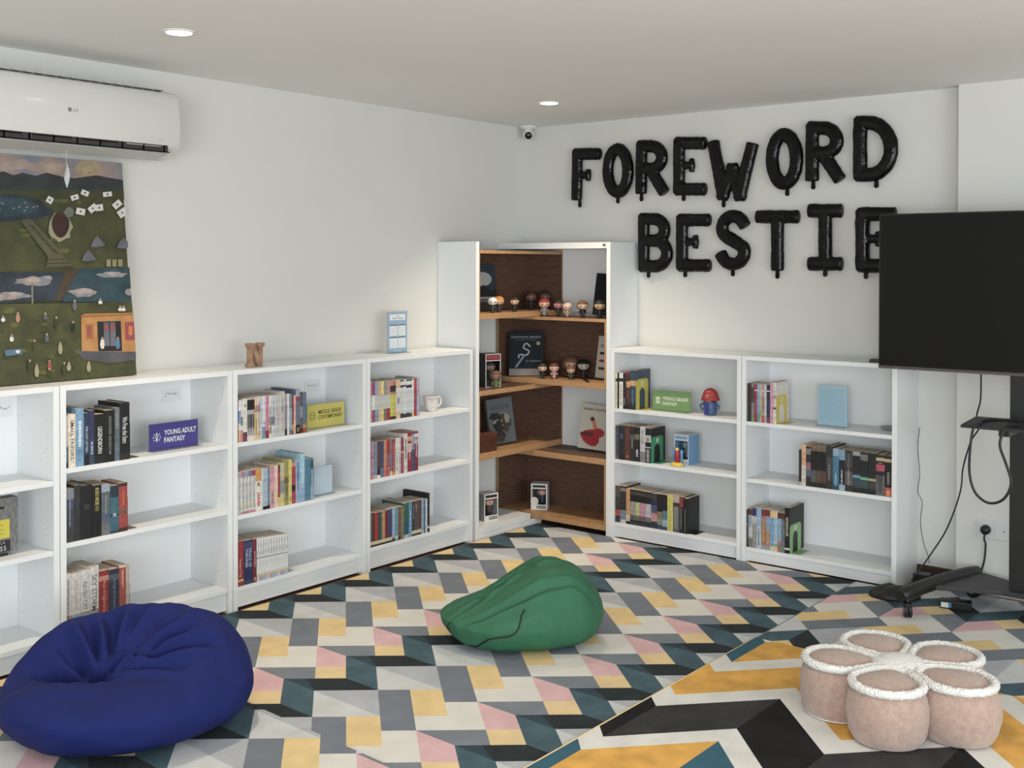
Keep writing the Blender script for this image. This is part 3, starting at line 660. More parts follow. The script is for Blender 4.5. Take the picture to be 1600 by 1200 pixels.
e = row('L', 576.6, 810, SH4[2], 'bottom shelf of mug bookcase', 'books on the bottom shelf of the mug bookcase', [
    (579, 803, (40, 40, 34), gf(0), 'thin near-black classic', {}),
    (582, 802, (96, 98, 86), gf(0), 'thin grey-olive classic', {}),
    (585.5, 801.5, (88, 46, 38), gf(0), 'chocolate brown classic', {}),
    (590.8, 801, (176, 48, 50), gf(0), 'bright red classic', {}),
    (593.6, 800.5, (56, 64, 70), gf(0), 'thin charcoal classic', {}),
    (597, 800, (44, 92, 72), gf(0), 'bottle green classic', {}),
    (602, 798, (186, 134, 88), gf(0), 'light tan classic', {}),
    (606, 798, (124, 32, 36), gf(0), 'deep red classic', {}),
    (613, 796, (66, 62, 104), gf(0), 'violet-blue classic', {}),
    (617.4, 794, (154, 172, 190), gf(0)[:1], 'pale silver-blue book', {}),
    (622.6, 793, (88, 152, 172), gf(0)[1:], 'aqua blue book', {}),
    (626.4, 792, (122, 78, 66), gf(0)[:1], 'russet book', dict(lets=[(.2, .9, .25, (170, 60, 70))])),
    (631.4, 791, (124, 122, 88), [], 'khaki book', {}),
    (639, 786, (48, 96, 82), [(0, .1, GY), (.1, .5, (44, 84, 110))], 'dark green hardback', dict(d=.16)),
    (643.8, 784, (86, 142, 184), [(0, .3, (110, 160, 190))], 'clear blue hardback', dict(d=.16, lets=[(.35, .75, .4, (190, 214, 230))])),
    (648.4, 783.5, (54, 58, 62), gf(0), 'dark slate classic', dict(lets=[(.5, .9, .5, (120, 124, 128))])),
    (652.4, 782.5, (80, 80, 80), gf(0), 'mid grey classic', dict(lets=[(.7, .9, .5, (160, 150, 140))])),
    (655.4, 782, (110, 58, 66), gf(0), 'wine brown classic', {}),
    (658.6, 781, (70, 62, 54), gf(0), 'umber classic', {}),
    (662.6, 780.5, (140, 158, 184), [(0, .1, GY)], 'lavender-blue classic', {}),
    (665, 780, (60, 104, 136), [], 'thin ocean blue book', {}),
    (668, 779.5, (200, 204, 210), [], 'thin white-grey book', {}),
    (671.6, 770.5, (34, 34, 38), [(.1, .16, (200, 196, 190))], 'tallest black hardback', dict(d=.18, hard=True))])
# --- green sign bookcase (right wall)
e = row('R', 959, 605, SH5[0], 'top shelf of green sign bookcase', 'books on the top shelf of the green sign bookcase', [
    (964.4, 583.3, (218, 214, 170), [(.76, .86, (60, 54, 40))], 'cream-yellow paperback', dict(lets=[(.12, .66, .4, (140, 136, 90))])),
    (967, 583, (16, 16, 18), [], 'thin jet black book', {}),
    (973.2, 583, (222, 220, 214), [(.76, .86, (50, 46, 44))], 'white paperback with dark oval', dict(lets=[(.12, .66, .4, (150, 150, 150))])),
    (978.2, 582.5, (52, 50, 46), [(0, .15, (34, 34, 34))], 'black-brown paperback', dict(lets=[(.1, .3, .4, (150, 160, 170))])),
    (984, 580.5, (86, 50, 42), [(.92, .97, (160, 40, 50)), (.58, .74, (210, 160, 110)), (0, .1, (36, 36, 40))], 'brown paperback with tan patch', dict(lets=[(.3, .5, .3, (190, 70, 130))])),
    (993.4, 578.5, (56, 78, 96), [(.6, .74, (206, 156, 110)), (0, .2, (44, 50, 58))], 'thick starry blue book', dict(d=.15, lets=[(.1, .5, .3, (96, 130, 150))]))])
tY = bookend('R', e, SH5[0], 0.168, .125, 'yellow bookend with arched cut-out and badge, left of green sign', (196, 184, 84), arch=(.035, .092, .118), logo=True)
# arch interior on the cover behind the bookend is book cover
e = row('R', 959.3, 695, SH5[1], 'middle shelf of green sign bookcase', 'books on the middle shelf of the green sign bookcase', [
    (966.4, 664.5, (72, 74, 76), [(.0, .15, (90, 96, 96))], 'grey weathered paperback', dict(lets=[(.3, .9, .3, (100, 104, 106))])),
    (976, 664.5, (42, 44, 52), [(.0, .12, (36, 36, 38))], 'blue-black paperback', dict(lets=[(.6, .75, .6, (90, 98, 130))])),
    (984.2, 665, (100, 60, 46), [], 'rusty brown paperback', dict(lets=[(.1, .15, .3, (200, 170, 140)), (.6, .9, .3, (130, 80, 60))])),
    (991.2, 666, (48, 48, 50), [(.6, .75, (90, 92, 94))], 'black paperback with white plume', dict(lets=[(.35, .6, .2, (200, 200, 200))])),
    (999.8, 667.5, (40, 38, 38), [(.65, .8, (100, 96, 76))], 'black paperback with white flame', dict(lets=[(.15, .35, .45, (206, 206, 206)), (.65, .8, .6, (140, 130, 90))])),
    (1008, 666.5, (194, 194, 190), [(0, .3, (130, 130, 128))], 'light grey paperback', dict(lets=[(.5, .9, .4, (120, 120, 120))])),
    (1017, 669.5, (34, 34, 36), [(.6, .8, (190, 190, 180)), (.44, .46, WH)], 'black and white illustrated book', dict(d=.15, lets=[(.05, .4, .6, (170, 170, 170)), (.62, .74, .4, (60, 70, 50))]))])
# cover decoration visible on the side of the last book
bookend('R', e, SH5[1], 0.142, .125, 'green bookend with arched cut-out and badge, left of boxed toy', (74, 150, 112), arch=(.03, .092, .10), logo=True)
dk = (26, 28, 32)
def mv(c, b=(40, 50, 66)): return [(.85, .95, (70, 64, 54)), (.28, .66, c), (.14, .28, tuple((x+y)//2 for x, y in zip(c, dk))), (0, .09, b)]
e = row('R', 960.7, 790, SH5[2], 'bottom shelf of green sign bookcase', 'books on the bottom shelf of the green sign bookcase', [
    (969, 758.8, (58, 54, 58), [(.18, .35, (170, 80, 62)), (0, .15, (50, 60, 76)), (.7, 1, (84, 74, 72))], 'smoky paperback with fiery patch', {}),
    (978, 759.5, (46, 46, 48), [(.0, .1, (190, 190, 188)), (.1, .35, (110, 130, 150)), (.86, .95, (140, 120, 104))], 'black paperback fading to pale grey', dict(d=.15)),
    (984, 763.5, (204, 148, 92), [(0, .08, K), (.08, .25, (200, 190, 170))], 'amber orange paperback', {}),
    (992.4, 764.8, dk, mv((156, 150, 142)), 'black paperback with grey art', {}),
    (999.5, 766, dk, mv((186, 184, 128)), 'black paperback with yellow art', {}),
    (1008.2, 767.5, dk, mv((190, 130, 152)), 'black paperback with pink art', {}),
    (1017, 769, dk, mv((180, 180, 184)), 'black paperback with white art', {}),
    (1026.4, 771, (38, 48, 76), mv((66, 78, 120)) + [(.2, .44, (196, 130, 130))], 'blue and coral paperback', {}),
    (1034.5, 772, dk, [(.3, .5, (140, 116, 76)), (.12, .3, (120, 140, 130)), (0, .1, (50, 70, 100))], 'black paperback with golden art', {}),
    (1042.4, 773.2, dk, [(.3, .55, (76, 120, 146)), (.1, .3, (140, 170, 180)), (0, .1, (50, 70, 100))], 'black paperback with blue art', {}),
    (1051.4, 773.5, (214, 206, 100), [(.97, 1, (220, 180, 150)), (0, .03, (226, 160, 130))], 'mustard yellow paperback', dict(lets=[(.05, .9, .4, (190, 176, 80))])),
    (1061.4, 775.5, (90, 88, 86), [(.82, 1, (180, 164, 150)), (.72, .82, (60, 50, 46))], 'grey textured paperback', dict(lets=[(.1, .7, .7, (150, 148, 144))])),
    (1067, 776.8, (30, 30, 33), [(.72, .98, (160, 48, 52))], 'black paperback with red top', dict(lets=[(.1, .68, .4, (130, 130, 132))])),
    (1074, 779, (24, 24, 26), [], 'thick black book ending the row', dict(lets=[(.05, .68, .2, (140, 140, 140))]))])
bookend('R', e, SH5[2], 0.10, .12, 'black bookend with flat foot, bottom shelf of green sign bookcase', (30, 30, 32), base=.045)
# --- right end bookcase
e = row('R', 1166.8, 630, SH6[0], 'top shelf beside TV', 'books on the top shelf beside the TV', [
    (1170, 598.8, (64, 60, 56), [(.6, .8, BR), (0, .4, (60, 62, 60))], 'thin brown-black comic', {}),
    (1173.6, 599.3, (74, 44, 34), [(0, .4, (50, 48, 46))], 'thin dark brown comic', {}),
    (1178.2, 599.6, (130, 130, 130), [(.5, .9, (70, 72, 74)), (0, .1, (120, 160, 90))], 'grey patterned comic', {}),
    (1182.6, 600, (170, 44, 60), [(.82, .85, WH), (.25, .6, (160, 70, 100))], 'strawberry red comic', {}),
    (1187, 600.3, (130, 164, 196), [(.82, .85, WH), (0, .25, (100, 150, 150))], 'light blue comic', {}),
    (1190, 600.6, (196, 176, 150), [(0.15, .3, (130, 180, 90))], 'thin tan comic', {}),
    (1194, 600.6, (188, 140, 140), [(.82, .85, WH), (.3, .65, (170, 130, 90)), (0, .18, (196, 80, 76))], 'dusty pink comic', {}),
    (1197.6, 600.9, (190, 196, 200), [(0, .2, GY)], 'thin silver comic', {}),
    (1203, 601.2, (52, 52, 60), [(.82, .85, WH), (.3, .6, (50, 52, 110)), (0, .15, (130, 60, 90))], 'black and indigo comic', {}),
    (1207.6, 597.5, (214, 140, 170), [], 'candy pink book', dict(d=.15)),
    (1212.2, 598, (214, 206, 200), [(.62, .7, (150, 130, 130)), (.35, .4, (80, 70, 70))], 'white illustrated book at row end', dict(d=.15, lets=[(.4, .9, .4, (190, 170, 170))]))])
bookend('R', e, SH6[0], 0.142, .125, 'yellow bookend with arched cut-out, right of the comics beside TV', (206, 188, 92), arch=(.035, .092, .095), logo=True)
bb = (34, 34, 37)
def gb(c): return [(.45, .9, (28, 28, 30)), (.9, 1, (110, 96, 80)), (.12, .42, c)]
s6 = [
    (1252, 702.5, (46, 44, 42), [(0, .1, GY)], 'short dark book starting the row', {}),
    (1259, 694.5, (214, 160, 120), [(.0, .5, (206, 196, 180)), (.8, 1, (222, 170, 130))], 'orange and cream book', {}),
    (1266.6, 697.8, (46, 44, 48), [(.4, .6, (150, 96, 110)), (.25, .4, (80, 104, 130)), (.8, .95, (130, 120, 116))], 'black book with pink and blue art', dict(d=.15)),
    (1274.5, 698.5, bb, gb((90, 92, 94)), 'black trilogy volume with grey foot', {}),
    (1282, 699, bb, gb((96, 76, 60)), 'black trilogy volume with bronze foot', {}),
    (1290.6, 699.8, bb, gb((92, 66, 54)), 'black trilogy volume with copper foot', {}),
    (1301, 697.2, (50, 50, 53), [(.3, .75, (70, 70, 72))], 'taller charcoal hardback', dict(d=.16, hard=True, lets=[(.2, .6, .35, (130, 130, 130))])),
    (1310.6, 701, (64, 124, 152), [(.82, 1, (140, 170, 196)), (0, .12, (46, 80, 104))], 'ocean blue paperback', dict(lets=[(.1, .4, .3, (170, 206, 220))])),
    (1320, 702.8, (28, 36, 54), [(.75, 1, (120, 150, 184)), (0, .14, (150, 170, 196))], 'navy and ice blue paperback', dict(lets=[(.12, .5, .3, (206, 214, 220))])),
    (1332, 704, (52, 50, 50), [(.15, .48, (98, 90, 84)), (.6, .95, (70, 68, 68))], 'smoke black paperback', dict(lets=[(.15, .5, .25, (170, 166, 160)), (.5, .9, .25, (110, 110, 112))])),
    (1344, 705.5, bb, [(.9, 1, (150, 150, 150)), (.12, .45, (58, 74, 88)), (.36, .42, (110, 160, 190))], 'black paperback with blue gem', {}),
    (1356, 707, bb, [(.8, .95, (110, 110, 112)), (.12, .42, (62, 80, 76)), (.33, .39, (100, 190, 140))], 'black paperback with green gem', {}),
    (1368.4, 708.5, bb, [(.12, .42, (66, 62, 60)), (.33, .38, (190, 170, 130))], 'black paperback with amber gem', {}),
    (1382.2, 710.8, (40, 38, 38), [(.6, .76, (190, 76, 96)), (.0, .5, (110, 110, 108)), (.85, .93, (196, 170, 130))], 'grey-black book, pink band', dict(lets=[(.05, .5, .8, (60, 60, 62)), (.78, .8, .6, (200, 190, 180))])),
    (1396, 713, (34, 32, 33), [(.0, .22, (196, 76, 80)), (.85, .93, (196, 170, 130))], 'black book with red and gold foot', dict(lets=[(.3, .6, .4, (140, 136, 130)), (.02, .15, .6, (226, 180, 90))]))]
e = row('R', 1247.8, 735, SH6[1], 'middle shelf beside TV', 'books on the middle shelf beside the TV', s6)
st = -at(1247.8, 735, 'x', -.272).y
bookend('R', st-0.0022, SH6[1], 0.02, .10, 'low black bookend left of the dark series beside TV', (30, 36, 50), base=.0019, bdir=0)
e = row('R', 1163.6, 820, SH6[2], 'bottom shelf beside TV', 'books on the bottom shelf beside the TV', [
    (1169, 796, (26, 28, 30), [(.62, .95, (34, 56, 66))], 'slim black hardback', dict(lets=[(.1, .55, .3, (120, 120, 120)), (.6, .64, .5, WH)])),
    (1175.6, 795, (170, 176, 182), [(.84, 1, (92, 60, 48)), (.3, .5, (190, 194, 196)), (0, .25, (120, 116, 108))], 'silver brown-topped book', dict(lets=[(.55, .8, .5, (110, 130, 150))])),
    (1181.6, 793.6, (186, 184, 182), [(.8, 1, (50, 50, 110)), (.0, .6, (150, 144, 138))], 'grey book with indigo top', {}),
    (1189.4, 794.5, (134, 172, 206), [(0, .55, (176, 188, 200))], 'sky blue book beside brown ones', dict(lets=[(.1, .5, .4, (110, 120, 140)), (.75, .78, .5, WH)])),
    (1196.4, 796, (168, 118, 80), [(.84, 1, (130, 44, 52)), (0, .12, (140, 150, 160)), (.72, .8, (196, 110, 130))], 'brown illustrated book, red top', dict(lets=[(.2, .7, .5, (196, 150, 110))])),
    (1203, 796.8, (130, 160, 190), [(.84, 1, (124, 40, 48)), (0.05, .5, (180, 140, 110))], 'blue and tan book, red top', {}),
    (1208.4, 798, (112, 158, 196), [(.83, 1, (222, 190, 130)), (0, .12, (220, 190, 160))], 'blue book with sand top', dict(lets=[(.2, .7, .3, (150, 190, 214))])),
    (1214.6, 798.8, (150, 186, 206), [(.83, 1, (222, 196, 140)), (.14, .18, (110, 180, 110)), (0, .12, (220, 190, 150))], 'pale blue book with sand top', {}),
    (1220.6, 801, (130, 170, 196), [(.85, 1, (84, 46, 38)), (.0, .25, (150, 120, 100)), (.25, .32, (200, 120, 160))], 'blue book with chocolate top', {}),
    (1226, 802, (104, 116, 128), [(.85, 1, (90, 44, 44)), (.1, .14, (110, 170, 110))], 'slate book with maroon top', {}),
    (1233.6, 793.5, (24, 24, 25), [(.08, .12, WH)], 'tallest black book', dict(d=.17, text='GODKILLER', tcol=(226, 216, 186), tw=.5, tl=.42, cz=.58))])
bookend('R', e, SH6[2], 0.142, .13, 'pale green bookend with arched cut-out, bottom shelf beside TV', (134, 176, 120), arch=(.035, .092, .105), logo=True, base=.05)

# ------------------------------------------------------------------ ceiling lamps
LENS = mat('lamp lens', (255, 246, 232), 0.4, emit=9)
TRIMW = cmat((232, 230, 226), 0.4)
def downlight(x, y, label, watts):
    t = thing('ceiling_downlight', label, 'ceiling light', (x, y, H), 0, 'round ceiling downlights')
    MB().lathe([(0.062, 0), (0.062, -0.003), (0.057, -0.006), (0.048, -0.006), (0.046, -0.002)], (0, 0, -0.0005), TRIMW, 36).build('trim_ring', t)
    MB().lathe([(0.0455, 0), (0.0455, -0.003)], (0, 0, -0.0035), LENS, 36).build('lens', t)
    l = area('downlight_beam', (x, y, H-0.012), (0, 0, -1), 0.09, 0.09, watts, (1.0, 0.85, 0.66), 'DISK', 1.6)
downlight(-3.06, -0.785, 'round ceiling downlight near the air conditioner', 5.0)
downlight(-0.81, -0.78, 'round ceiling downlight near the room corner and security camera', 6.5)
for x, y in ((-3.06, -3.04), (-5.3, -0.785), (-5.3, -3.04), (-3.06, -5.3), (-0.81, -5.3), (-5.3, -5.3), (-7.5, -3.04)):
    downlight(x, y, 'round ceiling downlight, outside the photo', 3.8)

# ------------------------------------------------------------------ air conditioner
ACW = cmat((214, 213, 209), 0.22, coat=0.3); ACG = cmat((196, 196, 192), 0.5)
t = thing('air_conditioner', 'white wall-mounted split air conditioner above the painting', 'air conditioner', (-3.06, 0, 1.97))
xr, xl = 0.405, -0.50
prof = [(0, 0.285), (-0.05, 0.292), (-0.13, 0.288), (-0.185, 0.275), (-0.205, 0.245), (-0.213, 0.16), (-0.213, 0.085)]
low = [(-0.213, 0.085), (-0.208, 0.05), (-0.196, 0.038)]
bot = [(-0.135, 0.004), (-0.06, 0.0), (0, 0.005)]
def acprism(out, x0, x1, mt, name, smooth=True, par=t):
    m = MB(); m.prism([(a, b) for a, b in out], lambda u, v, w_: (w_, u, v), x0, x1, mt, smooth); return m.build(name, par, bevel=0.006, seg=3)
body = prof + low[1:] + [(-0.15, 0.03), (-0.125, 0.004)] + bot[1:]
acprism([(-0.001, 0.285)]+[(p[0], p[1]) for p in body[1:-1]]+[(-0.001, 0.005)], xl, xr, ACW, 'body')
m = MB(); m.box(-0.5, 0.345, -0.2075, -0.150, 0.026, 0.053, DARKGAP); 
o_ = m.build('air_outlet', t)
m = MB()
for k in range(9):
    x = -0.46+k*0.098; m.box(x, x+0.004, -0.211, -0.2076, 0.022, 0.051, ACG)
m.box(-0.5, 0.35, -0.212, -0.2076, 0.022, 0.0255, ACG)
for k in range(4): m.box(-0.45+k*.2, -0.29+k*.2, -0.2105, -0.2076, 0.044, 0.0465, ACG); m.build('vane', o_)
m = MB().prism([(-0.205, 0.016), (-0.200, 0.024), (-0.13, 0.0), (-0.125, -0.006)], lambda u, v, w_: (w_, u, v), -0.49, 0.345, ACG); m.build('louvre_flap', t)
m = MB()
for k in range(18):
    x = -0.49+k*0.048; m.box(x, x+0.040, -0.155, -0.04, 0.2895, 0.2935, cmat((190, 190, 188), 0.6))
m.build('intake_grille', t)
m = MB(); c_ = cmat((120, 116, 116), 0.4); lx = -0.088
cir = [(lx-0.012+0.0085*math.cos(2*math.pi*k/20), 0.155+0.0085*math.sin(2*math.pi*k/20)) for k in range(20)]
m.poly([(a, -0.2135, b) for a, b in cir], c_)
m.poly([(lx-0.0125, -0.2138, 0.151), (lx-0.0115, -0.2138, 0.151), (lx-0.0115, -0.2138, 0.159), (lx-0.0125, -0.2138, 0.159)], ACW)
m.text('LG', basis((lx+0.012, -0.2137, 0.155), (1, 0, 0), (0, 0, 1)), c_, height=0.012, bold=0.012)
m.build('maker_logo', t)
m = MB(); m.text('ıı  ®', basis((0.30, -0.2137, 0.07), (1, 0, 0), (0, 0, 1)), cmat((170, 170, 168), .5), height=0.008); m.build('small_print', t)

# paper charm hanging under the air conditioner
t = MB(); PW = cmat((206, 208, 206), 0.6)
pts = []
for k in range(14):
    f = k/13; z = 0.15*(1-f); wdt = 0.002+0.017*math.sin(math.pi*min(1, f*1.02))**1.0*(f**0.8); tw = f*3.2
    pts.append(((-wdt*math.cos(tw)), -wdt*math.sin(tw), z, wdt*math.cos(tw), wdt*math.sin(tw)))
for a, b in zip(pts, pts[1:]):
    t.poly([(a[0], a[1], a[2]), (b[0], b[1], b[2]), (b[3], b[4], b[2]), (a[3], a[4], a[2])], PW, True)
o = t.build('hanging_ribbon', None, (-3.137, -0.15, 1.826)); s = o.modifiers.new('th', 'SOLIDIFY'); s.thickness = 0.0015
tag(o, 'twisted white paper ribbon hanging below the air conditioner over the painting', 'ribbon')

# ------------------------------------------------------------------ painting
PZ0, PZ1, PY0, PY1, PX1, PX0 = 1.0615, 1.95, -0.13, -0.034, -2.825, -3.74
pl = math.hypot(PZ1-PZ0, PY1-PY0)
t = thing('painting', 'large unframed fairground landscape painting leaning on the leftmost bookcases', 'painting', (PX0, PY0, PZ0))
t.rotation_euler = (-math.atan2(PY1-PY0, PZ1-PZ0), 0, 0)
MB().box(0, PX1-PX0, 0.0005, 0.022, 0, pl, cmat((70, 62, 52), 0.8)).build('canvas', t)
nrm = Vector((0, -(PZ1-PZ0), (PY1-PY0))).normalized(); p0 = Vector((0, PY0, PZ0))
def pp(px, py):
    d = FWD + RGT*((px-800)/FPX) - UPV*((py-PPY)/FPX)
    q = CAM + d*((p0-CAM).dot(nrm)/d.dot(nrm)); v = q-Vector((PX0, PY0, PZ0))
    return (v.x, math.hypot(v.y, v.z)*(1 if v.z > 0 else -1))
W_ = PX1-PX0
def pmat(k, a, b, s=10): return mat('oil '+k, a, 0.55, col2=b, vscale=s, bump=0.2, bscale=90)
GRA = pmat('grass', (58, 60, 35), (74, 76, 44), 12); GRD = pmat('dark grass', (50, 56, 32), (64, 66, 36)); MNT = pmat('hills', (40, 44, 46), (52, 56, 56))
SKYP = pmat('sky', (120, 124, 134), (168, 140, 124), 7); WAT = pmat('water', (34, 54, 62), (50, 76, 84)); WAD = pmat('dark water', (28, 38, 46), (48, 58, 70)); MOON = pmat('moon', (150, 134, 106), (172, 156, 128), 30)
CLD = pmat('cloud', (112, 122, 128), (160, 138, 128), 30); BRN = pmat('brown', (52, 28, 24), (66, 38, 30)); CRD = cmat((206, 206, 200), .6); PTH = pmat('path', (78, 74, 56), (88, 86, 66)); TNT = pmat('tent', (84, 86, 96), (104, 104, 112)); BUS = pmat('bus', (164, 118, 72), (178, 132, 86), 20)
BSD = pmat('bus shade', (70, 70, 74), (84, 84, 88)); PNK = cmat((146, 72, 76), .6); SKN = cmat((160, 136, 120), .6); INK = cmat((30, 30, 32), .6); STN = cmat((150, 146, 120), .7)
m = MB(); _d = [0]
def P(mt, *pts, px=True, pillow=0):
    _d[0] += 1; y = -0.0002-0.00012*_d[0]
    q = [pp(*p) if px else p for p in pts]
    q = clipbox([(min(max(a, -9), 9), b) for a, b in q], 0.0, W_, 0.0, pl) if True else q
    if len(q) < 3: return
    a2 = sum(q[k][0]*q[(k+1) % len(q)][1]-q[(k+1) % len(q)][0]*q[k][1] for k in range(len(q)))
    if a2 < 0: q = q[::-1]
    m.poly([(a, y, b) for a, b in q], mt)
def PE(mt, cx, cy, rx, ry, n=18, jit=0, rot=0):
    q = []
    for k in range(n):
        a = 2*math.pi*k/n; j = 1+rng.uniform(-jit, jit); dx, dy = rx*j*math.cos(a), ry*j*math.sin(a)
        q.append((cx+dx*math.cos(rot)-dy*math.sin(rot), cy+dx*math.sin(rot)+dy*math.cos(rot)))
    P(mt, *q)
P(GRA, (0, 0), (W_, 0), (W_, pl), (0, pl), px=False)
for k in range(26): PE(GRD if k % 2 else pmat('lawn light', (88, 90, 46), (96, 96, 50)), rng.uniform(-40, 200), rng.choice([rng.uniform(350, 415), rng.uniform(300, 340)]), rng.uniform(4, 12), rng.uniform(2, 5), 9, .3)
P(SKYP, (-130, 225), (196, 250), (196, 282), (-130, 282))
for cx, cy in ((30, 258), (60, 262), (-10, 262), (85, 264)): PE(pmat('pinkcloud', (150, 132, 122), (172, 154, 144), 14), cx, cy, 24, 8, jit=.2)
P(MNT, (-130, 296), (-130, 272), (-60, 262), (-20, 272), (5, 268), (20, 274), (35, 270), (55, 275), (72, 270), (95, 276), (115, 279), (150, 274), (175, 279), (196, 282), (196, 298))
PE(MOON, 136, 264, 19, 12)
for cx, cy in ((130, 260), (140, 270), (126, 268)): PE(pmat('crater', (150, 130, 98), (160, 140, 104), 30), cx, cy, 4, 2)
P(GRD, (-130, 296), (196, 298), (196, 312), (-130, 310))
P(WAD, (-130, 300), (20, 303), (60, 312), (84, 333), (60, 343), (-20, 348), (-130, 348))
P(WAT, (-60, 312), (30, 310), (58, 320), (60, 332), (0, 340), (-60, 336))
for k in range(16): PE(CLD, rng.uniform(-40, 60), rng.uniform(312, 334), 2.0, 1.2, 6)
P(PTH, (30, 345), (46, 342), (92, 392), (114, 418), (70, 420), (74, 402))
for k in range(5): P(GRD, (44+k*8, 352+k*9), (50+k*8, 352+k*9), (58+k*8, 360+k*9), (51+k*8, 360+k*9))
for k in range(3): P(GRD, (72+k, 405+k*6), (100+k*6, 404+k*6), (102+k*6, 406+k*6), (72+k, 407+k*6))
PE(STN, 93, 355, 18, 24, jit=.12); PE(GRD, 93, 350, 14, 20); PE(BRN, 93, 352, 12.5, 20)
PE(pmat('stone', (96, 96, 88), (112, 112, 104), 20), 106, 332, 8, 8, jit=.15)
for cx, cy, r, w, h in ((76, 313, .5, 5, 5), (115, 309, -.3, 6, 4), (131, 302, .4, 6, 4), (166, 304, -.1, 7, 3.6), (143, 326, .9, 5, 7), (153, 325, -.1, 6, 5), (124, 331, .2, 7, 5), (181, 320, -.7, 7, 5), (189, 333, -.6, 7, 6), (200, 307, .2, 5, 4)):
    c, s_2 = math.cos(r), math.sin(r); q = [(cx+a*w*c-b*h*s_2, cy+a*w*s_2+b*h*c) for a, b in ((-1, -1), (1, -1), (1, 1), (-1, 1))]
    P(CRD, *q); PE(INK, cx, cy, 1.6, 1.6, 6)
for cx, cy in ((150, 378), (191, 380), (136, 400)): P(TNT, (cx-11, cy+8), (cx-6, cy-3), (cx, cy-9), (cx+6, cy-2), (cx+12, cy+6), (cx, cy+9))
for k in range(3): P(pmat('fence', (130, 126, 96), (140, 134, 104), 20), (164+k*9, 406), (171+k*9, 406), (171+k*9, 417), (164+k*9, 417))
P(WAD, (-130, 426), (120, 425), (95, 470), (-130, 480)); P(WAT, (120, 420), (210, 418), (212, 472), (95, 472))
P(pmat('bank', (62, 50, 36), (72, 60, 40)), (100, 424), (122, 420), (92, 470), (84, 470))
for cx, cy, a, b in ((48, 440, 26, 9), (20, 462, 22, 8), (-10, 466, 20, 7), (172, 430, 22, 6), (128, 458, 24, 8), (202, 456, 10, 7), (70, 436, 10, 5)):
    PE(CLD, cx, cy, a, b*.8, 16, .25); PE(pmat('cl2', (136, 142, 146), (172, 154, 148), 30), cx+2, cy-2, a*.6, b*.45, 14, .3)
P(pmat('pole', (110, 110, 104), (120, 118, 110)), (46, 442), (49, 442), (50, 514), (47, 516))
P(GRA, (-130, 478), (212, 472), (214, 600), (-130, 620)); 
for k in range(30): PE(GRD if k % 2 else pmat('lawn light', (88, 90, 46), (96, 96, 50)), rng.uniform(-40, 120), rng.uniform(485, 600), rng.uniform(4, 12), rng.uniform(2, 5), 9, .3)
P(BSD, (116, 548), (212, 546), (212, 562), (170, 568), (126, 562)); P(BUS, (123, 494), (128, 491), (208, 489), (210, 550), (124, 549)); P(cmat((150, 100, 56), .6), (123, 493), (208, 490), (208, 493), (123, 497))
P(INK, (148, 503), (185, 502), (187, 549), (150, 549)); P(TNT, (158, 504), (166, 504), (168, 541), (159, 541)); P(TNT, (168, 504), (176, 504), (178, 541), (169, 541)); P(PNK, (160, 508), (165, 508), (165, 517), (160, 517)); P(PNK, (169, 508), (174, 508), (175, 517), (170, 517))
P(cmat((150, 96, 60), .6), (130, 507), (142, 507), (142, 530), (131, 530)); P(PNK, (133, 510), (138, 510), (138, 526), (133, 526)); P(PNK, (191, 504), (208, 503), (209, 532), (192, 532)); P(cmat((190, 120, 80), .6), (197, 510), (203, 510), (203, 524), (197, 524))
for cx, cy, c, h in ((156, 537, CRD, 12), (180, 537, cmat((84, 120, 150), .6), 12), (24, 497, cmat((176, 130, 110), .6), 10), (110, 511, INK, 10), (84, 505, GRD, 12), (50, 540, GRD, 10), (69, 529, TNT, 8), (90, 545, STN, 12), (14, 530, CRD, 6), (73, 572, PNK, 10), (73, 583, GRD, 8), (53, 580, STN, 13), (42, 572, GRD, 12), (96, 576, GRD, 12), (103, 574, STN, 8), (134, 574, STN, 10), (152, 473, CRD, 4), (112, 478, TNT, 10), (66, 496, TNT, 6), (183, 484, CRD, 4), (188, 484, CRD, 4), (0, 500, CRD, 5)):
    P(c, (cx-2.5, cy-h/2), (cx+2.5, cy-h/2), (cx+3.5, cy+h*.2), (cx+2, cy+h*.7), (cx-2, cy+h*.7), (cx-3.5, cy+h*.2)); PE(SKN, cx, cy-h/2-2, 1.8, 2.2, 8)
P(cmat((84, 110, 134), .6), (2, 548), (29, 545), (30, 554), (4, 557)); PE(CRD, 23, 550, 3.5, 2.6, 10)
m.build('painted_scene', t)

# ------------------------------------------------------------------ security camera
t = thing('security_camera', 'small white dome security camera with black lens in the ceiling corner', 'security camera', (-0.105, -0.095, H))
MB().lathe([(0.05, 0), (0.05, -0.010), (0.044, -0.014), (0.026, -0.018), (0.020, -0.03)], (0, 0, -0.0008), TRIMW, 28).build('mount', t)
MB().ball((0, 0, -0.055), 0.032, 0.032, 0.032, TRIMW).build('housing', t)
dirv = (CAM-Vector((-0.105, -0.095, H-0.055))).normalized()
MB().lathe([(0.022, -0.006), (0.0225, 0.004), (0.018, 0.008), (0.0, 0.009)], (0, 0, 0), cmat((14, 14, 15), 0.15), 24).build('lens', t)
ln = bpy.context.scene.objects[-1] if False else [c for c in t.children if c.name.startswith('lens')][0]
d2 = Vector((-0.72, -0.62, -0.28)).normalized(); ln.location = Vector((0, 0, -0.055))+d2*0.025; ln.rotation_euler = d2.to_track_quat('Z', 'Y').to_euler()

# ------------------------------------------------------------------ letter balloons
FOIL = mat('black foil', (7, 7, 8), 0.17, bump=0.35, bscale=28, spec=0.28)
def rr(pts): return pts
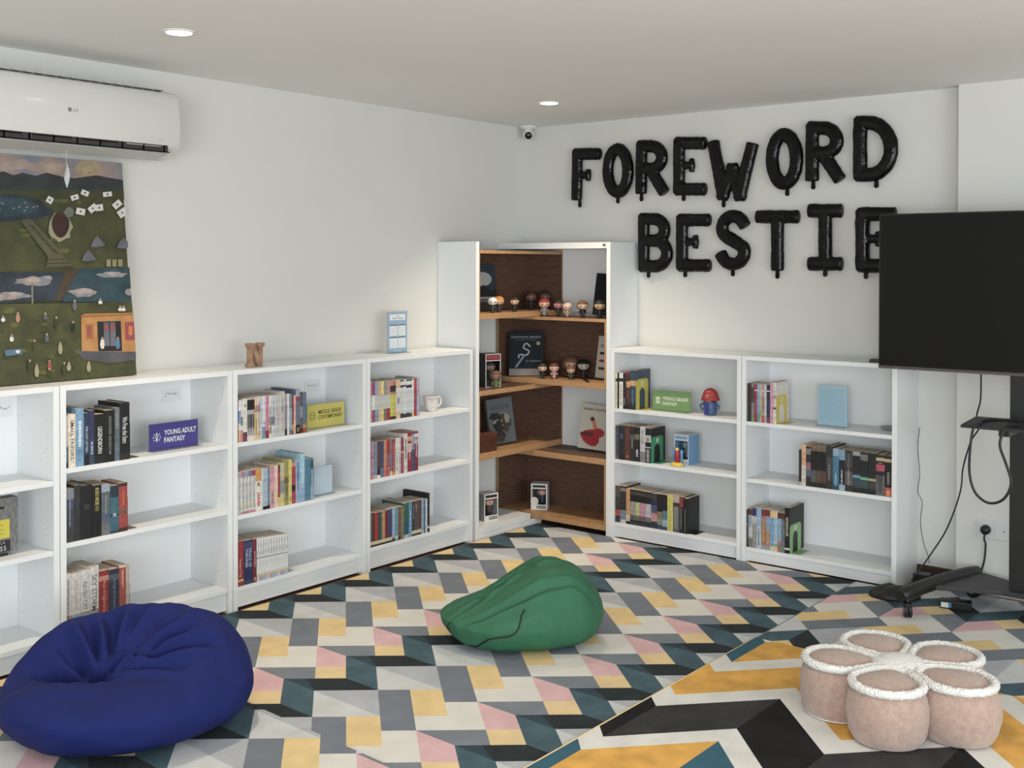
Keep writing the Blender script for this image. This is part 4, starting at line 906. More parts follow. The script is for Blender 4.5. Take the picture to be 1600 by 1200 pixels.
# strokes in a unit box (x right 0..1, y up 0..1) ; each stroke = list of points
def arc(cx, cy, rx, ry, a0, a1, n=12): return [(cx+rx*math.cos(math.radians(a0+(a1-a0)*k/n)), cy+ry*math.sin(math.radians(a0+(a1-a0)*k/n))) for k in range(n+1)]
LET = {
 'F': [[(0, 0), (0, 1)], [(0, 1), (1, 1)], (.62, [(0, .5), (.52, .5)]), (.42, [(.58, .40), (.60, .5), (.58, .60)])],
 'O': [arc(.5, .5, .5, .5, 0, 360, 28)],
 'R': [[(0, 0), (0, 1)], [(0, 1), (.45, 1)]+arc(.45, .74, .5, .26, 90, -90)+[(0, .48)], [(.42, .48), (1, 0)]],
 'E': [[(0, 0), (0, 1)], [(0, 1), (1, 1)], [(0, 0), (1, 0)], (.62, [(0, .52), (.50, .52)]), (.42, [(.56, .41), (.59, .52), (.56, .63)])],
 'W': [[(0, 1), (.22, 0)], [(.22, 0), (.5, .55)], [(.5, .55), (.72, 0)], [(.72, 0), (1, 1)]],
 'D': [[(0, 0), (0, 1)], [(0, 1), (.3, 1)]+arc(.3, .5, .7, .5, 90, -90, 16)+[(0, 0)]],
 'B': [[(0, 0), (0, 1)], [(0, 1), (.45, 1)]+arc(.45, .77, .45, .23, 90, -90)+[(0, .54)], [(.4, .54)]+arc(.5, .27, .5, .27, 90, -90)+[(0, 0)]],
 'S': [arc(.5, .75, .48, .25, 20, 200, 12)+arc(.5, .26, .5, .27, 110, -160, 16)],
 'T': [[(0, 1), (1, 1)], [(.5, 1), (.5, 0)]],
 'I': [[(0, 1), (1, 1)], [(.5, 1), (.5, 0)], [(0, 0), (1, 0)]]}
LET['S'] = [arc(.52, .745, .46, .255, 25, 215, 12)[:-1] + [(.2, .58), (.5, .5), (.8, .4)] + arc(.5, .255, .48, .255, 20, -160, 12)]
def balloon(ch, quad, label, tail=0.35, hw=0.036, group='FOREWORD'):
    """quad: outer TL,TR,BR,BL px of the letter"""
    X = -0.045
    P4 = [at(px, py, 'x', X) for px, py in quad]
    TLp, TRp, BRp, BLp = [Vector((-p.y, p.z)) for p in P4]
    c = (TLp+TRp+BRp+BLp)/4
    def bil(u, v):  # u right, v up, inset by half width
        top = TLp.lerp(TRp, u); bot_ = BLp.lerp(BRp, u); return bot_.lerp(top, v)
    wv = (TRp-TLp).length; hv = (TLp-BLp).length; iu, iv = hw/wv, hw/hv
    m = MB()
    hw0 = hw
    for st in LET[ch]:
        hw = hw0
        if isinstance(st, tuple): hw = hw0*st[0]; st = st[1]
        pts = []
        for i in range(len(st)-1):
            n = max(2, int(math.dist(st[i], st[i+1])*14))
            for k in range(n): pts.append((st[i][0]+(st[i+1][0]-st[i][0])*k/n, st[i][1]+(st[i+1][1]-st[i][1])*k/n))
        pts.append(st[-1])
        P3 = []
        for (u, v) in pts:
            q = bil(iu+(1-2*iu)*u, iv+(1-2*iv)*v); P3.append(Vector((q.x-c.x, 0, q.y-c.y)))
        closed = ch == 'O'
        if closed: P3 = P3[:-1]
        else:   # extend ends to square caps
            d0 = (P3[0]-P3[1]).normalized()*hw*0.55; d1 = (P3[-1]-P3[-2]).normalized()*hw*0.55
            P3 = [P3[0]+d0*1.25, P3[0]+d0, P3[0]+d0*.5] + P3[1:-1] + [P3[-1]+d1*.5, P3[-1]+d1, P3[-1]+d1*1.25]
        n = len(P3); k0 = m.m(FOIL); b = len(m.v); seg = 18
        L_ = 0
        for i, p in enumerate(P3):
            if i: L_ += (P3[i]-P3[i-1]).length
            tdir = (P3[(i+1) % n]-P3[i-1]) if closed else (P3[min(i+1, n-1)]-P3[max(i-1, 0)])
            tdir.normalize(); nn = Vector((tdir.z, 0, -tdir.x))
            f = 1.0
            if not closed:
                if i in (0, n-1): f = 0.72
            cr = noise.noise(Vector((L_*60, ord(ch)*3.1, quad[0][0]*.1)))
            cr2 = noise.noise(Vector((L_*110, 7.7, quad[0][0]*.1)))
            wq = hw*f*(1+0.07*cr+0.05*cr2)
            for j in range(seg):
                a = 2*math.pi*j/seg; ca, sa = math.cos(a), math.sin(a)
                ex = math.copysign(abs(ca)**0.75, ca); ey = math.copysign(abs(sa)**0.9, sa)
                m.v.append(p + nn*(ex*wq*(1+0.05*noise.noise(Vector((L_*140, a*3, 3.3))))) + Vector((0, -ey*0.024*min(1, .35+.65*hw/hw0)*(0.9 if f < 1 else 1), 0)))
        mm_ = n if closed else n-1
        for i in range(mm_):
            i2 = (i+1) % n
            for j in range(seg):
                j2 = (j+1) % seg; m.f.append([b+i*seg+j, b+i2*seg+j, b+i2*seg+j2, b+i*seg+j2]); m.mi.append(k0); m.sm.append(True)
        if not closed:
            m.f.append([b+j for j in range(seg)]); m.mi.append(k0); m.sm.append(True)
            m.f.append([b+(n-1)*seg+j for j in range(seg)][::-1]); m.mi.append(k0); m.sm.append(True)
    o = m.build('letter_balloon', None, (-0.03, -c.x, c.y), ROTR)
    r = o.modifiers.new('remesh', 'REMESH'); r.mode = 'VOXEL'; r.voxel_size = 0.0042; r.use_smooth_shade = True
    s = o.modifiers.new('smooth', 'SMOOTH'); s.iterations = 4; s.factor = 0.5
    tag(o, label, 'balloon', 'black foil letter balloons')
    q = bil(tail, 0.0); tx, tz = q.x-c.x, q.y-c.y
    mt_ = MB(); out = []
    for k in range(12):
        a = math.pi+math.pi*k/11; out.append((tx+0.012*math.cos(a), tz-0.018+0.012*math.sin(a)))
    out += [(tx+0.010, tz+0.012), (tx-0.010, tz+0.012)]
    mt_.prism(out, lambda u, v, w_: (u, w_, v), 0.002, -0.002, FOIL); mt_.build('filling_tab', o)
def Q(x0, y0, x1, y1, dxb=0, dyt=0, dyb=0):
    f = lambda x, y: (870+x/2.857, 160+y/2.857)
    return [f(x0, y0), f(x1, y0+dyt), f(x1+dxb, y1+dyb), f(x0+dxb, y1)]
row1 = [('F', Q(64, 202, 196, 446, -4), .28), ('O', Q(199, 180, 335, 428), .5), ('R', Q(349, 166, 494, 418, -3), .18), ('E', Q(515, 152, 668, 416, 0), .3),
        ('W', [(870+668/2.857, 160+160/2.857), (870+893/2.857, 160+172/2.857), (870+880/2.857, 160+448/2.857), (870+680/2.857, 160+442/2.857)], .3), ('O', Q(928, 112, 1094, 392), .58), ('R', Q(1106, 82, 1282, 362, -1), .2), ('D', Q(1318, 57, 1520, 355, 0), .52)]
row2 = [('B', Q(358, 492, 511, 760), .3), ('E', Q(528, 496, 688, 757), .25), ('S', Q(700, 478, 862, 752), .5), ('T', Q(876, 480, 1086, 762, 0), .5), ('I', Q(1108, 452, 1280, 752), .5), ('E', Q(1328, 466, 1520, 762), .25)]
nmz = {'F': 'letter F', 'O': 'letter O', 'R': 'letter R', 'E': 'letter E', 'W': 'letter W', 'D': 'letter D', 'B': 'letter B', 'S': 'letter S', 'T': 'letter T', 'I': 'letter I'}
ex = {('1', 1): ', second in the upper word', ('1', 5): ', right after the W', ('1', 2): ', left of the upper E', ('1', 6): ', left of the D', ('1', 3): ' in the upper word', ('2', 1): ', left of the S', ('2', 5): ', half hidden by the TV'}
for r_, rw in (('1', row1), ('2', row2)):
    for i, (ch, q, tl_) in enumerate(rw):
        balloon(ch, q, 'black foil %s balloon on %s row of wall lettering%s' % (nmz[ch], 'upper' if r_ == '1' else 'lower', ex.get((r_, i), '')), tl_)

# ------------------------------------------------------------------ television on its stand
t = thing('television', 'large black flat screen television on the wheeled stand', 'television', (-0.40, -2.385, 1.055), ROTR)
TW, THt = 1.23, 0.703
MB().box(0, TW, -0.028, 0.0, 0.0, THt, BLACKP).build('casing', t, bevel=0.002)
SCR = mat('screen glass', (8, 8, 9), 0.28, spec=0.28)
MB().box(0.006, TW-0.006, -0.0292, -0.0282, 0.014, THt-0.006, SCR).build('screen', t)
MB().box(0.0, TW, -0.030, -0.0282, -0.002, 0.010, cmat((96, 90, 88), 0.4, metal=0.6)).build('bottom_bezel', t)
MB().box(0.25, TW-0.25, 0.0005, 0.035, 0.06, 0.45, BLACKP).build('rear_housing', t, bevel=0.006)
# stand: local origin at the post foot, x along -Y (to the right in view), -y toward the room
PX, PYY = -0.33, -2.972
t = thing('tv_stand', 'black wheeled TV stand with tray shelf and splayed base', 'tv stand', (PX, PYY, 0.011), ROTR)
MB().box(-0.034, 0.034, -0.03, 0.03, 0.075, 1.46, BLACKM).build('post', t, bevel=0.003)
m = MB(); m.box(-0.2, 0.2, -0.0325, -0.0305, 1.12, 1.16, BLACKM); m.box(-0.2, 0.2, -0.0325, -0.0305, 1.40, 1.44, BLACKM); m.box(-0.2, -0.17, -0.0345, -0.0326, 1.05, 1.5, BLACKM); m.box(0.17, 0.2, -0.0345, -0.0326, 1.05, 1.5, BLACKM); m.build('screen_bracket', t)
tr = MB(); tr.prism([(-0.155, -0.315), (0.23, -0.315), (0.20, -0.0), (-0.185, -0.0)], lambda u, v, w_: (u, v, w_), 0.832, 0.845, cmat((44, 44, 46), 0.5)); trayo = tr.build('tray_shelf', t, bevel=0.003)
MB().box(-0.02, 0.02, -0.25, -0.031, 0.80, 0.831, BLACKM).build('tray_bracket', t)
def w2l(p): return (-(p[1]-PYY), (p[0]-PX), p[2]-0.011)   # world -> local (x=-Y, y=X)
def legp(sgn, name):
    if sgn < 0: a = Vector((-0.695, -2.585, 0.10)); b = Vector((-0.135, -2.74, 0.112))
    else: a = Vector((-0.695, -3.36, 0.10)); b = Vector((-0.115, -3.20, 0.112))
    pts = [w2l(a.lerp(b, k/12)+Vector((0, 0, 0.012*math.sin(math.pi*k/12)))) for k in range(13)]
    lg = MB().tube(pts, [0.026]+[0.031]*11+[0.028], BLACKM, 14).build('leg', t)
    return lg, a, b
lgs = [legp(-1, 'leg'), legp(1, 'leg')]
m = MB()
mid = [Vector((-0.50, -2.65, 0.118)), Vector((-0.14, -2.75, 0.118)), Vector((-0.22, -2.94, 0.118)), Vector((-0.22, -3.0, 0.118)), Vector((-0.14, -3.19, 0.118)), Vector((-0.50, -3.29, 0.118)), Vector((-0.40, -3.02, 0.118)), Vector((-0.40, -2.92, 0.118))]
q = [w2l(p) for p in mid]; m.prism([(p[0], p[1]) for p in q], lambda u, v, w_: (u, v, w_), 0.085, 0.107, cmat((50, 50, 52), 0.5)); m.build('base_plate', t, bevel=0.003)
def caster(wp, ang):
    c = w2l(wp); r = 0.031
    o = MB().lathe([(0.008, 0), (0.008, 0.036)], (c[0], c[1], 0.048), BLACKM, 12).build('caster', t)
    ca, sa = math.cos(ang), math.sin(ang)
    for s_3 in (-1, 1):
        m = MB(); base = Vector((c[0]+s_3*0.010*ca, c[1]+s_3*0.010*sa, r))
        n = 24; k = []
        for hh in (-0.006, 0.006):
            k.append([base+Vector((hh*ca-r*math.cos(2*math.pi*j/n)*sa, hh*sa+r*math.cos(2*math.pi*j/n)*ca, r*math.sin(2*math.pi*j/n))) for j in range(n)])
        m.poly(k[0][::-1], BLACKP); m.poly(k[1], BLACKP)
        for j in range(n): m.poly([k[0][j], k[0][(j+1) % n], k[1][(j+1) % n], k[1][j]], BLACKP, True)
        for hh in (-0.0064, 0.0064):
            pts = [base+Vector((hh*ca-0.012*math.cos(2*math.pi*j/16)*sa, hh*sa+0.012*math.cos(2*math.pi*j/16)*ca, 0.012*math.sin(2*math.pi*j/16))) for j in range(16)]
            m.poly(pts, cmat((206, 206, 204), .4))
        m.build('wheel', o)
    m = MB(); m.box(-0.016, 0.016, -0.026, 0.026, 0, 0.022, BLACKP); f_ = m.build('caster_fork', o, bevel=0.004); f_.location = (c[0], c[1], 0.040); f_.rotation_euler = (0, 0, ang)
for wp, an in ((Vector((-0.735, -2.65, 0)), 0.5), (Vector((-0.20, -2.745, 0)), 1.2), (Vector((-0.67, -3.345, 0)), 0.3), (Vector((-0.20, -3.22, 0)), 1.0)):
    wp.x = max(wp.x, -0.675) if wp.x < -0.5 else wp.x
    if wp.x > -0.69 and wp.x < -0.5: wp.y = -2.61 if wp.y > -3 else -3.345
    caster(wp, an)

# ------------------------------------------------------------------ cables, plug, socket
CB = cmat((20, 20, 22), 0.5)
def smooth_path(pts, n=6):
    out = []; P_ = [Vector(p) for p in pts]
    for i in range(len(P_)-1):
        p0, p1, p2, p3 = P_[max(i-1, 0)], P_[i], P_[i+1], P_[min(i+2, len(P_)-1)]
        for k in range(n):
            t_ = k/n; out.append(0.5*((2*p1)+(p2-p0)*t_+(2*p0-5*p1+4*p2-p3)*t_*t_+(3*p1-p0-3*p2+p3)*t_**3))
    out.append(P_[-1]); return out
def cable(name, label, pts, r, cat='cable'):
    return tag(MB().tube(smooth_path(pts), r, CB, 8).build(name), label, cat, 'cables')
X1 = lambda px, py, x: tuple(at(px, py, 'x', x))
cable('power_cable', 'black cable dropping from the TV past the tray to the floor', [X1(1533, 585, -.34), X1(1532, 625, -.31), X1(1526, 650, -.30), (-.288, -2.79, .80), X1(1517, 690, -.25), X1(1505, 730, -.2), X1(1500, 770, -.2), X1(1480, 825, -.2), X1(1455, 865, -.22), X1(1430, 900, -.28), X1(1424, 906, -.30)], 0.0035)
cable('thin_cable', 'thin black wire running down the wall beside the right bookcase', [X1(1437, 668, -.012), X1(1434, 700, -.02), X1(1437, 740, -.02), X1(1434, 768, -.02), X1(1441, 785, -.02), X1(1438, 815, -.02), X1(1443, 848, -.02), X1(1450, 868, -.03), X1(1452, 880, -.03)], 0.0016)
cable('looped_cable', 'thick black cable hanging in a loop under the TV stand tray', [X1(1592, 668, -.40)[:2]+(.861,), X1(1560, 668, -.42)[:2]+(.861,), X1(1535, 668, -.52)[:2]+(.863,), X1(1530, 672, -.645)[:2]+(.863,), X1(1521, 684, -.665)[:2]+(.848,), X1(1516, 700, -.68), X1(1515, 740, -.68), X1(1524, 770, -.68), X1(1545, 786, -.68), X1(1568, 780, -.68), X1(1580, 755, -.68), X1(1572, 725, -.68), X1(1563, 700, -.68), X1(1564, 684, -.675), X1(1572, 672, -.655)[:2]+(.864,), X1(1590, 668, -.55)[:2]+(.863,)], 0.0055)
t = thing('wall_socket', 'white double wall socket behind the TV stand', 'wall socket', (-0.0805, -2.725, 0.262), ROTR)
MB().box(0, 0.15, -0.009, 0, 0, 0.086, cmat((214, 216, 214), .4)).build('face_plate', t, bevel=0.002)
m = MB(); G_ = cmat((150, 152, 152), .5); m.box(0.0765, 0.0775, -0.0094, -0.0091, 0.004, 0.082, G_); m.box(0.118, 0.124, -0.0096, -0.0091, 0.04, 0.046, cmat((60, 60, 60), .5)); m.build('switch_line', t)
t = thing('power_plug', 'black round plug in the wall socket with cord hanging down', 'plug', (-0.0905, -2.768, 0.305), ROTR)
MB().lathe([(0.022, 0), (0.022, 0.02), (0.016, 0.034), (0.004, 0.036)], (0, 0, 0), BLACKP, 24, 'y').build('plug_body', t)
wl2 = lambda p: (-(p[1]+2.768), (p[0]+0.0905), p[2]-0.305)
MB().tube(smooth_path([(0, -0.026, -0.01), (0.0, -0.03, -0.045)] + [wl2(X1(px, py, -.089)) for px, py in ((1540, 850), (1538, 875), (1533, 893))]), 0.0042, CB, 8).build('cord', t)

# things on the floor by the stand
t = thing('router', 'small black router box on floor behind the TV stand base', 'router', (-0.20, -2.475, 0.011), ROTR+0.1)
MB().box(0, 0.075, -0.03, 0.03, 0, 0.07, cmat((26, 26, 28), .45)).build('casing', t, bevel=0.004)
t = MB(); n = 40
sx_, sy_ = 0.115, 0.085
for i in range(9):
    f = i/8
    for k in range(n):
        a = 2*math.pi*k/n; r_ = (1-f**2.2)**0.5 if f < 1 else 0
        w_1 = 1+0.12*noise.noise(Vector((math.cos(a)*2, math.sin(a)*2, 4)))
        t.v.append(Vector((sx_*r_*w_1*math.cos(a), sy_*r_*w_1*math.sin(a), 0.001+0.05*f*(1+0.4*noise.noise(Vector((math.cos(a)*r_*2.2, math.sin(a)*r_*2.2, 9)))))))
kk = t.m(mat('black nylon', (24, 25, 27), 0.5, bump=.3, bscale=60))
for i in range(8):
    for k in range(n): t.f.append([i*n+k, i*n+(k+1) % n, (i+1)*n+(k+1) % n, (i+1)*n+k]); t.mi.append(kk); t.sm.append(True)
t.f.append(list(range(n))[::-1]); t.mi.append(kk); t.sm.append(True)
o = t.build('cable_pouch', None, (-0.41, -2.46, 0.011), -1.0); tag(o, 'crumpled black pouch on the rug at the foot of the right bookcase', 'pouch')
t = thing('power_adapter', 'black adapter with white and blue label under the stand leg', 'power adapter', (-0.43, -2.67, 0.011), ROTR+0.25)
MB().box(0, 0.13, -0.03, 0.03, 0, 0.034, BLACKP).build('casing', t, bevel=0.004)
MB().box(0.005, 0.035, -0.0308, -0.0304, 0.006, 0.028, cmat((206, 210, 210), .4)).build('white_label', t)
MB().box(0.0352, 0.047, -0.0308, -0.0304, 0.006, 0.028, cmat((60, 130, 160), .4)).build('blue_label', t)
MB_ = tag(MB().box(-0.035, 0.035, -0.05, 0.05, 0, 0.008, cmat((44, 46, 34), .5)).box(-0.034, 0.034, -0.049, 0.049, 0.0082, 0.014, cmat((38, 38, 38), .5)).build('notebook', None, (-0.20, -2.315, 1.0605), 0.1), 'thin dark notebook on top of the right bookcase, partly behind the TV', 'notebook')

# ------------------------------------------------------------------ beanbags
RD_, FD_ = Vector((0.625, -0.78, 0)), Vector((0.78, 0.625, 0))
def sstep(a, b, x):
    t = max(0, min(1, (x-a)/(b-a))); return t*t*(3-2*t)
def lerp_table(tab, a):
    """periodic table [(deg, value)...]"""
    a %= 360; n = len(tab)
    for i in range(n):
        a0, v0 = tab[i]; a1, v1 = tab[(i+1) % n]
        if i == n-1: a1 += 360
        if a0 <= a < a1 or (i == n-1 and a+360 < a1):
            aa = a if a >= a0 else a+360
            t = (aa-a0)/(a1-a0); t = t*t*(3-2*t); return v0+(v1-v0)*t
    return tab[-1][1]
def fold(a, b, freq, seed, sharp=2.2):
    n = noise.noise(Vector((a*freq, b*freq, seed))); return (1-min(1, abs(n)*sharp))
def beanbag(label, C, Rt, Ht, zc, matb, detail, base=0.0155, NU=300, NV=170):
    """Rt: footprint radius by angle (0=right, 90=away); Ht(a,b)->top height; detail(a,b,z,phi)->(radial factor, dz)"""
    m = MB(); k = m.m(matb)
    for i in range(NV+1):
        ph = -math.pi/2+math.pi*i/NV; s, c = math.sin(ph), math.cos(ph)
        hr = max(c, 0)**(0.52 if s > 0 else 0.30)
        for j in range(NU):
            an = 2*math.pi*j/NU; R_ = lerp_table(Rt, math.degrees(an))
            hr2 = hr*(0.93+0.07*(1-abs(s))) if s < 0 else hr
            a, b = R_*hr2*math.cos(an), R_*hr2*math.sin(an)
            top = Ht(a, b)
            z = zc*(1-abs(s)**0.85) if s < 0 else zc+(top-zc)*(s**0.9)
            rf, dz = detail(a, b, s, an)
            a *= rf; b *= rf; z = max(0.0, z+dz)
            m.v.append(RD_*a+FD_*b+Vector((0, 0, z)))
    for i in range(NV):
        for j in range(NU):
            j2 = (j+1) % NU; m.f.append([i*NU+j, i*NU+j2, (i+1)*NU+j2, (i+1)*NU+j]); m.mi.append(k); m.sm.append(True)
    o = m.build('beanbag', None, (C[0], C[1], base)); tag(o, label, 'beanbag'); return o
BLUE = mat('blue canvas', (24, 34, 92), 0.85, var=0.05, vscale=14, bump=0.15, bscale=420, spec=0.25)
GREEN = mat('green canvas', (50, 104, 76), 0.62, var=0.05, vscale=14, bump=0.12, bscale=420, spec=0.35)
CC = Vector((-0.055, -0.045))      # where the blue bag's cloth gathers
def g2(a, b, ca, cb, ra, rb, rot=0):
    x, y = a-ca, b-cb; c, s = math.cos(rot), math.sin(rot); x, y = x*c+y*s, -x*s+y*c
    return math.exp(-(x/ra)**2-(y/rb)**2)
def blueH(a, b):
    h = 0.185 + 0.125*sstep(-.14, .26, b) + 0.045*g2(a, b, .14, .20, .22, .14) + 0.040*g2(a, b, -.30, .12, .09, .12) + 0.030*g2(a, b, -.12, .24, .12, .10) + 0.040*g2(a, b, .27, .0, .13, .2) + .022*g2(a, b, -.17, -.22, .14, .06, .1)
    h -= 0.055*g2(a, b, CC.x, CC.y, .045, .04) + 0.090*g2(a, b, -.20, -.03, .10, .055, -.2) + .020*g2(a, b, -.12, .14, .035, .10, .25)
    return h
CREASE = [(12, 0.381, 0.0099, 0.0979), (28, 0.336, 0.009, 0.0783), (42, 0.302, 0.009, 0.0822), (58, 0.28, 0.0099, 0.0822), (76, 0.269, 0.009, 0.0705), (98, 0.246, 0.0108, 0.0783), (124, 0.269, 0.0099, 0.0705), (-4, 0.291, 0.0081, 0.0431), (148, 0.246, 0.0108, 0.0705), (176, 0.246, 0.0108, 0.0783), (205, 0.179, 0.009, 0.0431), (300, 0.09, 0.009, 0.0235), (250, 0.101, 0.009, 0.0274), (20, 0.36, 0.008, 0.03), (50, 0.34, 0.008, 0.035), (66, 0.3, 0.008, 0.03), (188, 0.24, 0.01, 0.03), (226, 0.16, 0.009, 0.02)]
def blueD(a, b, s, an):
    w_1 = sstep(-0.1, 0.35, s); dz = 0
    for deg, ln_, wd, dp in CREASE:
        th = math.radians(deg); dx, dy = a-CC.x, b-CC.y
        u = dx*math.cos(th)+dy*math.sin(th); v = -dx*math.sin(th)+dy*math.cos(th)
        v -= 0.022*noise.noise(Vector((u*7, deg, 0)))+0.10*u*u
        if u > -0.02:
            q = u/ln_; env = sstep(-.02, .04, u)*max(0, 1-q*q)
            ww = wd*(0.8+1.8*u/ln_)
            dz -= dp*env*math.exp(-(v/ww)**2); dz += dp*0.35*env*math.exp(-((abs(v)-2.1*ww)/ww)**2)
    dz += 0.010*noise.noise(Vector((a*8, b*8, 3)))+0.004*noise.noise(Vector((a*22, b*22, 8)))
    rf = 1+0.028*noise.noise(Vector((math.cos(an)*2.4, math.sin(an)*2.4, s*1.6)))+0.012*noise.noise(Vector((math.cos(an)*6, math.sin(an)*6, s*3)))
    return rf, dz*w_1
blue_R = [(0, .405), (30, .40), (60, .37), (90, .345), (120, .36), (150, .395), (180, .40), (210, .395), (240, .385), (270, .36), (300, .355), (330, .375)]
Cb = CAM + FWD*3.66 + RGT*((196-800)/FPX*3.66)
beanbag('blue fabric beanbag with gathered creases, in front of the bookcases at lower left', (Cb.x, Cb.y), blue_R, blueH, 0.115, BLUE, blueD)
def greenH(a, b):
    h = 0.155 + 0.150*sstep(-.28, .10, a) - 0.05*sstep(.16, .34, a)
    h -= 0.05*g2(a, b, -.02, -.22, .3, .08) + .02*g2(a, b, -.2, .18, .15, .08)
    return h
def greenD(a, b, s, an):
    w_1 = sstep(-0.3, 0.25, s); dz = 0
    for (oa, ob, rot, ln_, wd, dp) in ((-.04, -.02, .40, .22, .010, .034), (-.20, -.06, .0, .09, .012, .030), (.02, .09, .45, .2, .010, .018), (-.05, .13, .42, .16, .010, .012), (.06, -.17, .22, .15, .012, .030), (-.13, -.19, .05, .12, .010, .022), (-.10, .05, .38, .12, .008, .012), (.16, -.10, .5, .08, .012, .010)):
        x, y = a-oa, b-ob; c, s_ = math.cos(rot), math.sin(rot); u, v = x*c+y*s_, -x*s_+y*c; v += .16*u*u*(1 if oa < 0 else -1)+.004*math.sin(u*22+oa*40)
        e_ = math.exp(-(u/ln_)**2); dz -= dp*e_*math.exp(-(v/wd)**2); dz += dp*.45*e_*math.exp(-((abs(v)-2*wd)/wd)**2)
    dz += 0.008*noise.noise(Vector((a*6, b*9, 3)))+0.003*noise.noise(Vector((a*20, b*20, 5)))
    rf = 1+0.02*noise.noise(Vector((math.cos(an)*2.4, math.sin(an)*2.4, s*1.6+4)))+.008*noise.noise(Vector((math.cos(an)*6, math.sin(an)*6, s*3+4)))
    return rf, dz*w_1
green_R = [(0, .315), (30, .30), (60, .27), (90, .245), (120, .26), (150, .32), (180, .345), (210, .335), (240, .295), (270, .25), (300, .255), (330, .305)]
Cg = CAM + FWD*4.53 + RGT*((823-800)/FPX*4.53)
gb_ = beanbag('green fabric beanbag lying on its side, in the middle of the rug', (Cg.x, Cg.y), green_R, greenH, 0.10, GREEN, greenD, base=0.0115)
# zip line on the green bag, following its surface
me = gb_.data
from mathutils.bvhtree import BVHTree
bvh = BVHTree.FromPolygons([v.co for v in me.vertices], [tuple(p.vertices) for p in me.polygons])
zp = [(704, 972), (702, 984), (708, 998), (722, 1008), (738, 1009), (752, 1006), (764, 999), (780, 996), (796, 994), (808, 986), (813, 972), (815, 962), (820, 952)]
pts = []
for px, py in zp:
    d = (FWD + RGT*((px-800)/FPX) - UPV*((py-PPY)/FPX)).normalized()
    h_ = bvh.ray_cast(CAM-Vector((Cg.x, Cg.y, 0.0115)), d)
    if h_[0] is not None: pts.append(h_[0]+h_[1]*(0.0012 if h_[1].dot(d) < 0 else -0.0012))
if len(pts) > 3: tag(MB().tube(smooth_path(pts, 5), 0.0035, CB, 8).build('zip', gb_), 'black zip')

# ------------------------------------------------------------------ flower pouf
def fur(key, c, c2, b=0.9, sc=170): return mat(key, c, 0.95, col2=c2, vscale=60, bump=b, bscale=sc, sheen=0.4)
PKF = fur('pink plush', (178, 150, 136), (192, 166, 152), 0.5, 300); WHF = fur('white shearling', (240, 238, 233), (248, 246, 242), 0.8, 150)
PC = Vector((-1.775, -2.972)); t = thing('flower_pouf', 'pink and white flower-shaped plush pouf on the chevron rug', 'pouf', (PC.x, PC.y, 0.0155))
def ring(c, rx, ry, z, r, rot=0, n=48, amp=0.0):
    q = []
    for k in range(n):
        a = 2*math.pi*k/n; x, y = rx*math.cos(a), ry*math.sin(a)
        q.append((c[0]+x*math.cos(rot)-y*math.sin(rot), c[1]+x*math.sin(rot)+y*math.cos(rot), z+amp*math.cos(a)))
    return q
def tear(mb, c):
    cn = math.atan2(-c[1], -c[0])
    for i_, v in enumerate(mb.v):
        dx, dy = v.x-c[0], v.y-c[1]; t_ = math.atan2(dy, dx)-cn; k_ = max(0.0, math.cos(t_))**5*.30 - max(0.0, math.sin(abs(t_)*1.0))*0.0
        kt = 1-.10*max(0.0, math.cos(t_))**2*abs(math.sin(t_))*2
        mb.v[i_] = Vector((c[0]+dx*(1+k_)*kt, c[1]+dy*(1+k_)*kt, v.z))
for i in range(5):
    a = math.radians(116-72*i); c = (0.200*math.cos(a), 0.200*math.sin(a))
    f = [(.095, 0), (.108, .006), (.120, .03), (.127, .075), (.127, .11), (.120, .145), (.108, .172), (.100, .178)]
    if i % 2: f = [(r*(1.03 if 0.03 < z < .12 else 1), z) for r, z in f]
    p = MB().lathe([(r, z) for r, z in f], (c[0], c[1], 0), PKF, 44).build('petal', t)
    cu_ = MB().ball((c[0], c[1], 0.170), .100, .100, .030, PKF, 48, 10, 0, 1); tear(cu_, c); cu_.build('petal_cushion', p)
    m = MB(); R_ = ring(c, .108, .108, .178, .0, 0, 64)
    m.tube(ring(c, .109, .109, .180, 0, 0, 240), 0.0125, WHF, 20, closed=True)
    for q_, v_ in enumerate(m.v):
        o_v = v_-Vector((c[0], c[1], .180)); o_r = Vector((o_v.x, o_v.y, 0)).normalized()*.109; dd = (o_v-o_r); m.v[q_] = v_+dd.normalized()*(0.0038*noise.noise(v_*430)+0.0030*noise.noise(v_*190)+.0006)
    tear(m, c); m.build('shearling_trim', p)
    if i == 0: MB().tube(ring(c, .1045, .1045, .006, 0, 0, 48), 0.0045, WHF, 8, closed=True).build('base_piping', p)
MB().ball((0, 0, .165), .105, .105, .040, WHF, 44, 12, 0, 1).build('flower_centre', t)
MB().lathe([(0.09, 0), (0.10, 0.05), (0.10, 0.17)], (0, 0, 0), PKF, 32).build('centre_column', t)

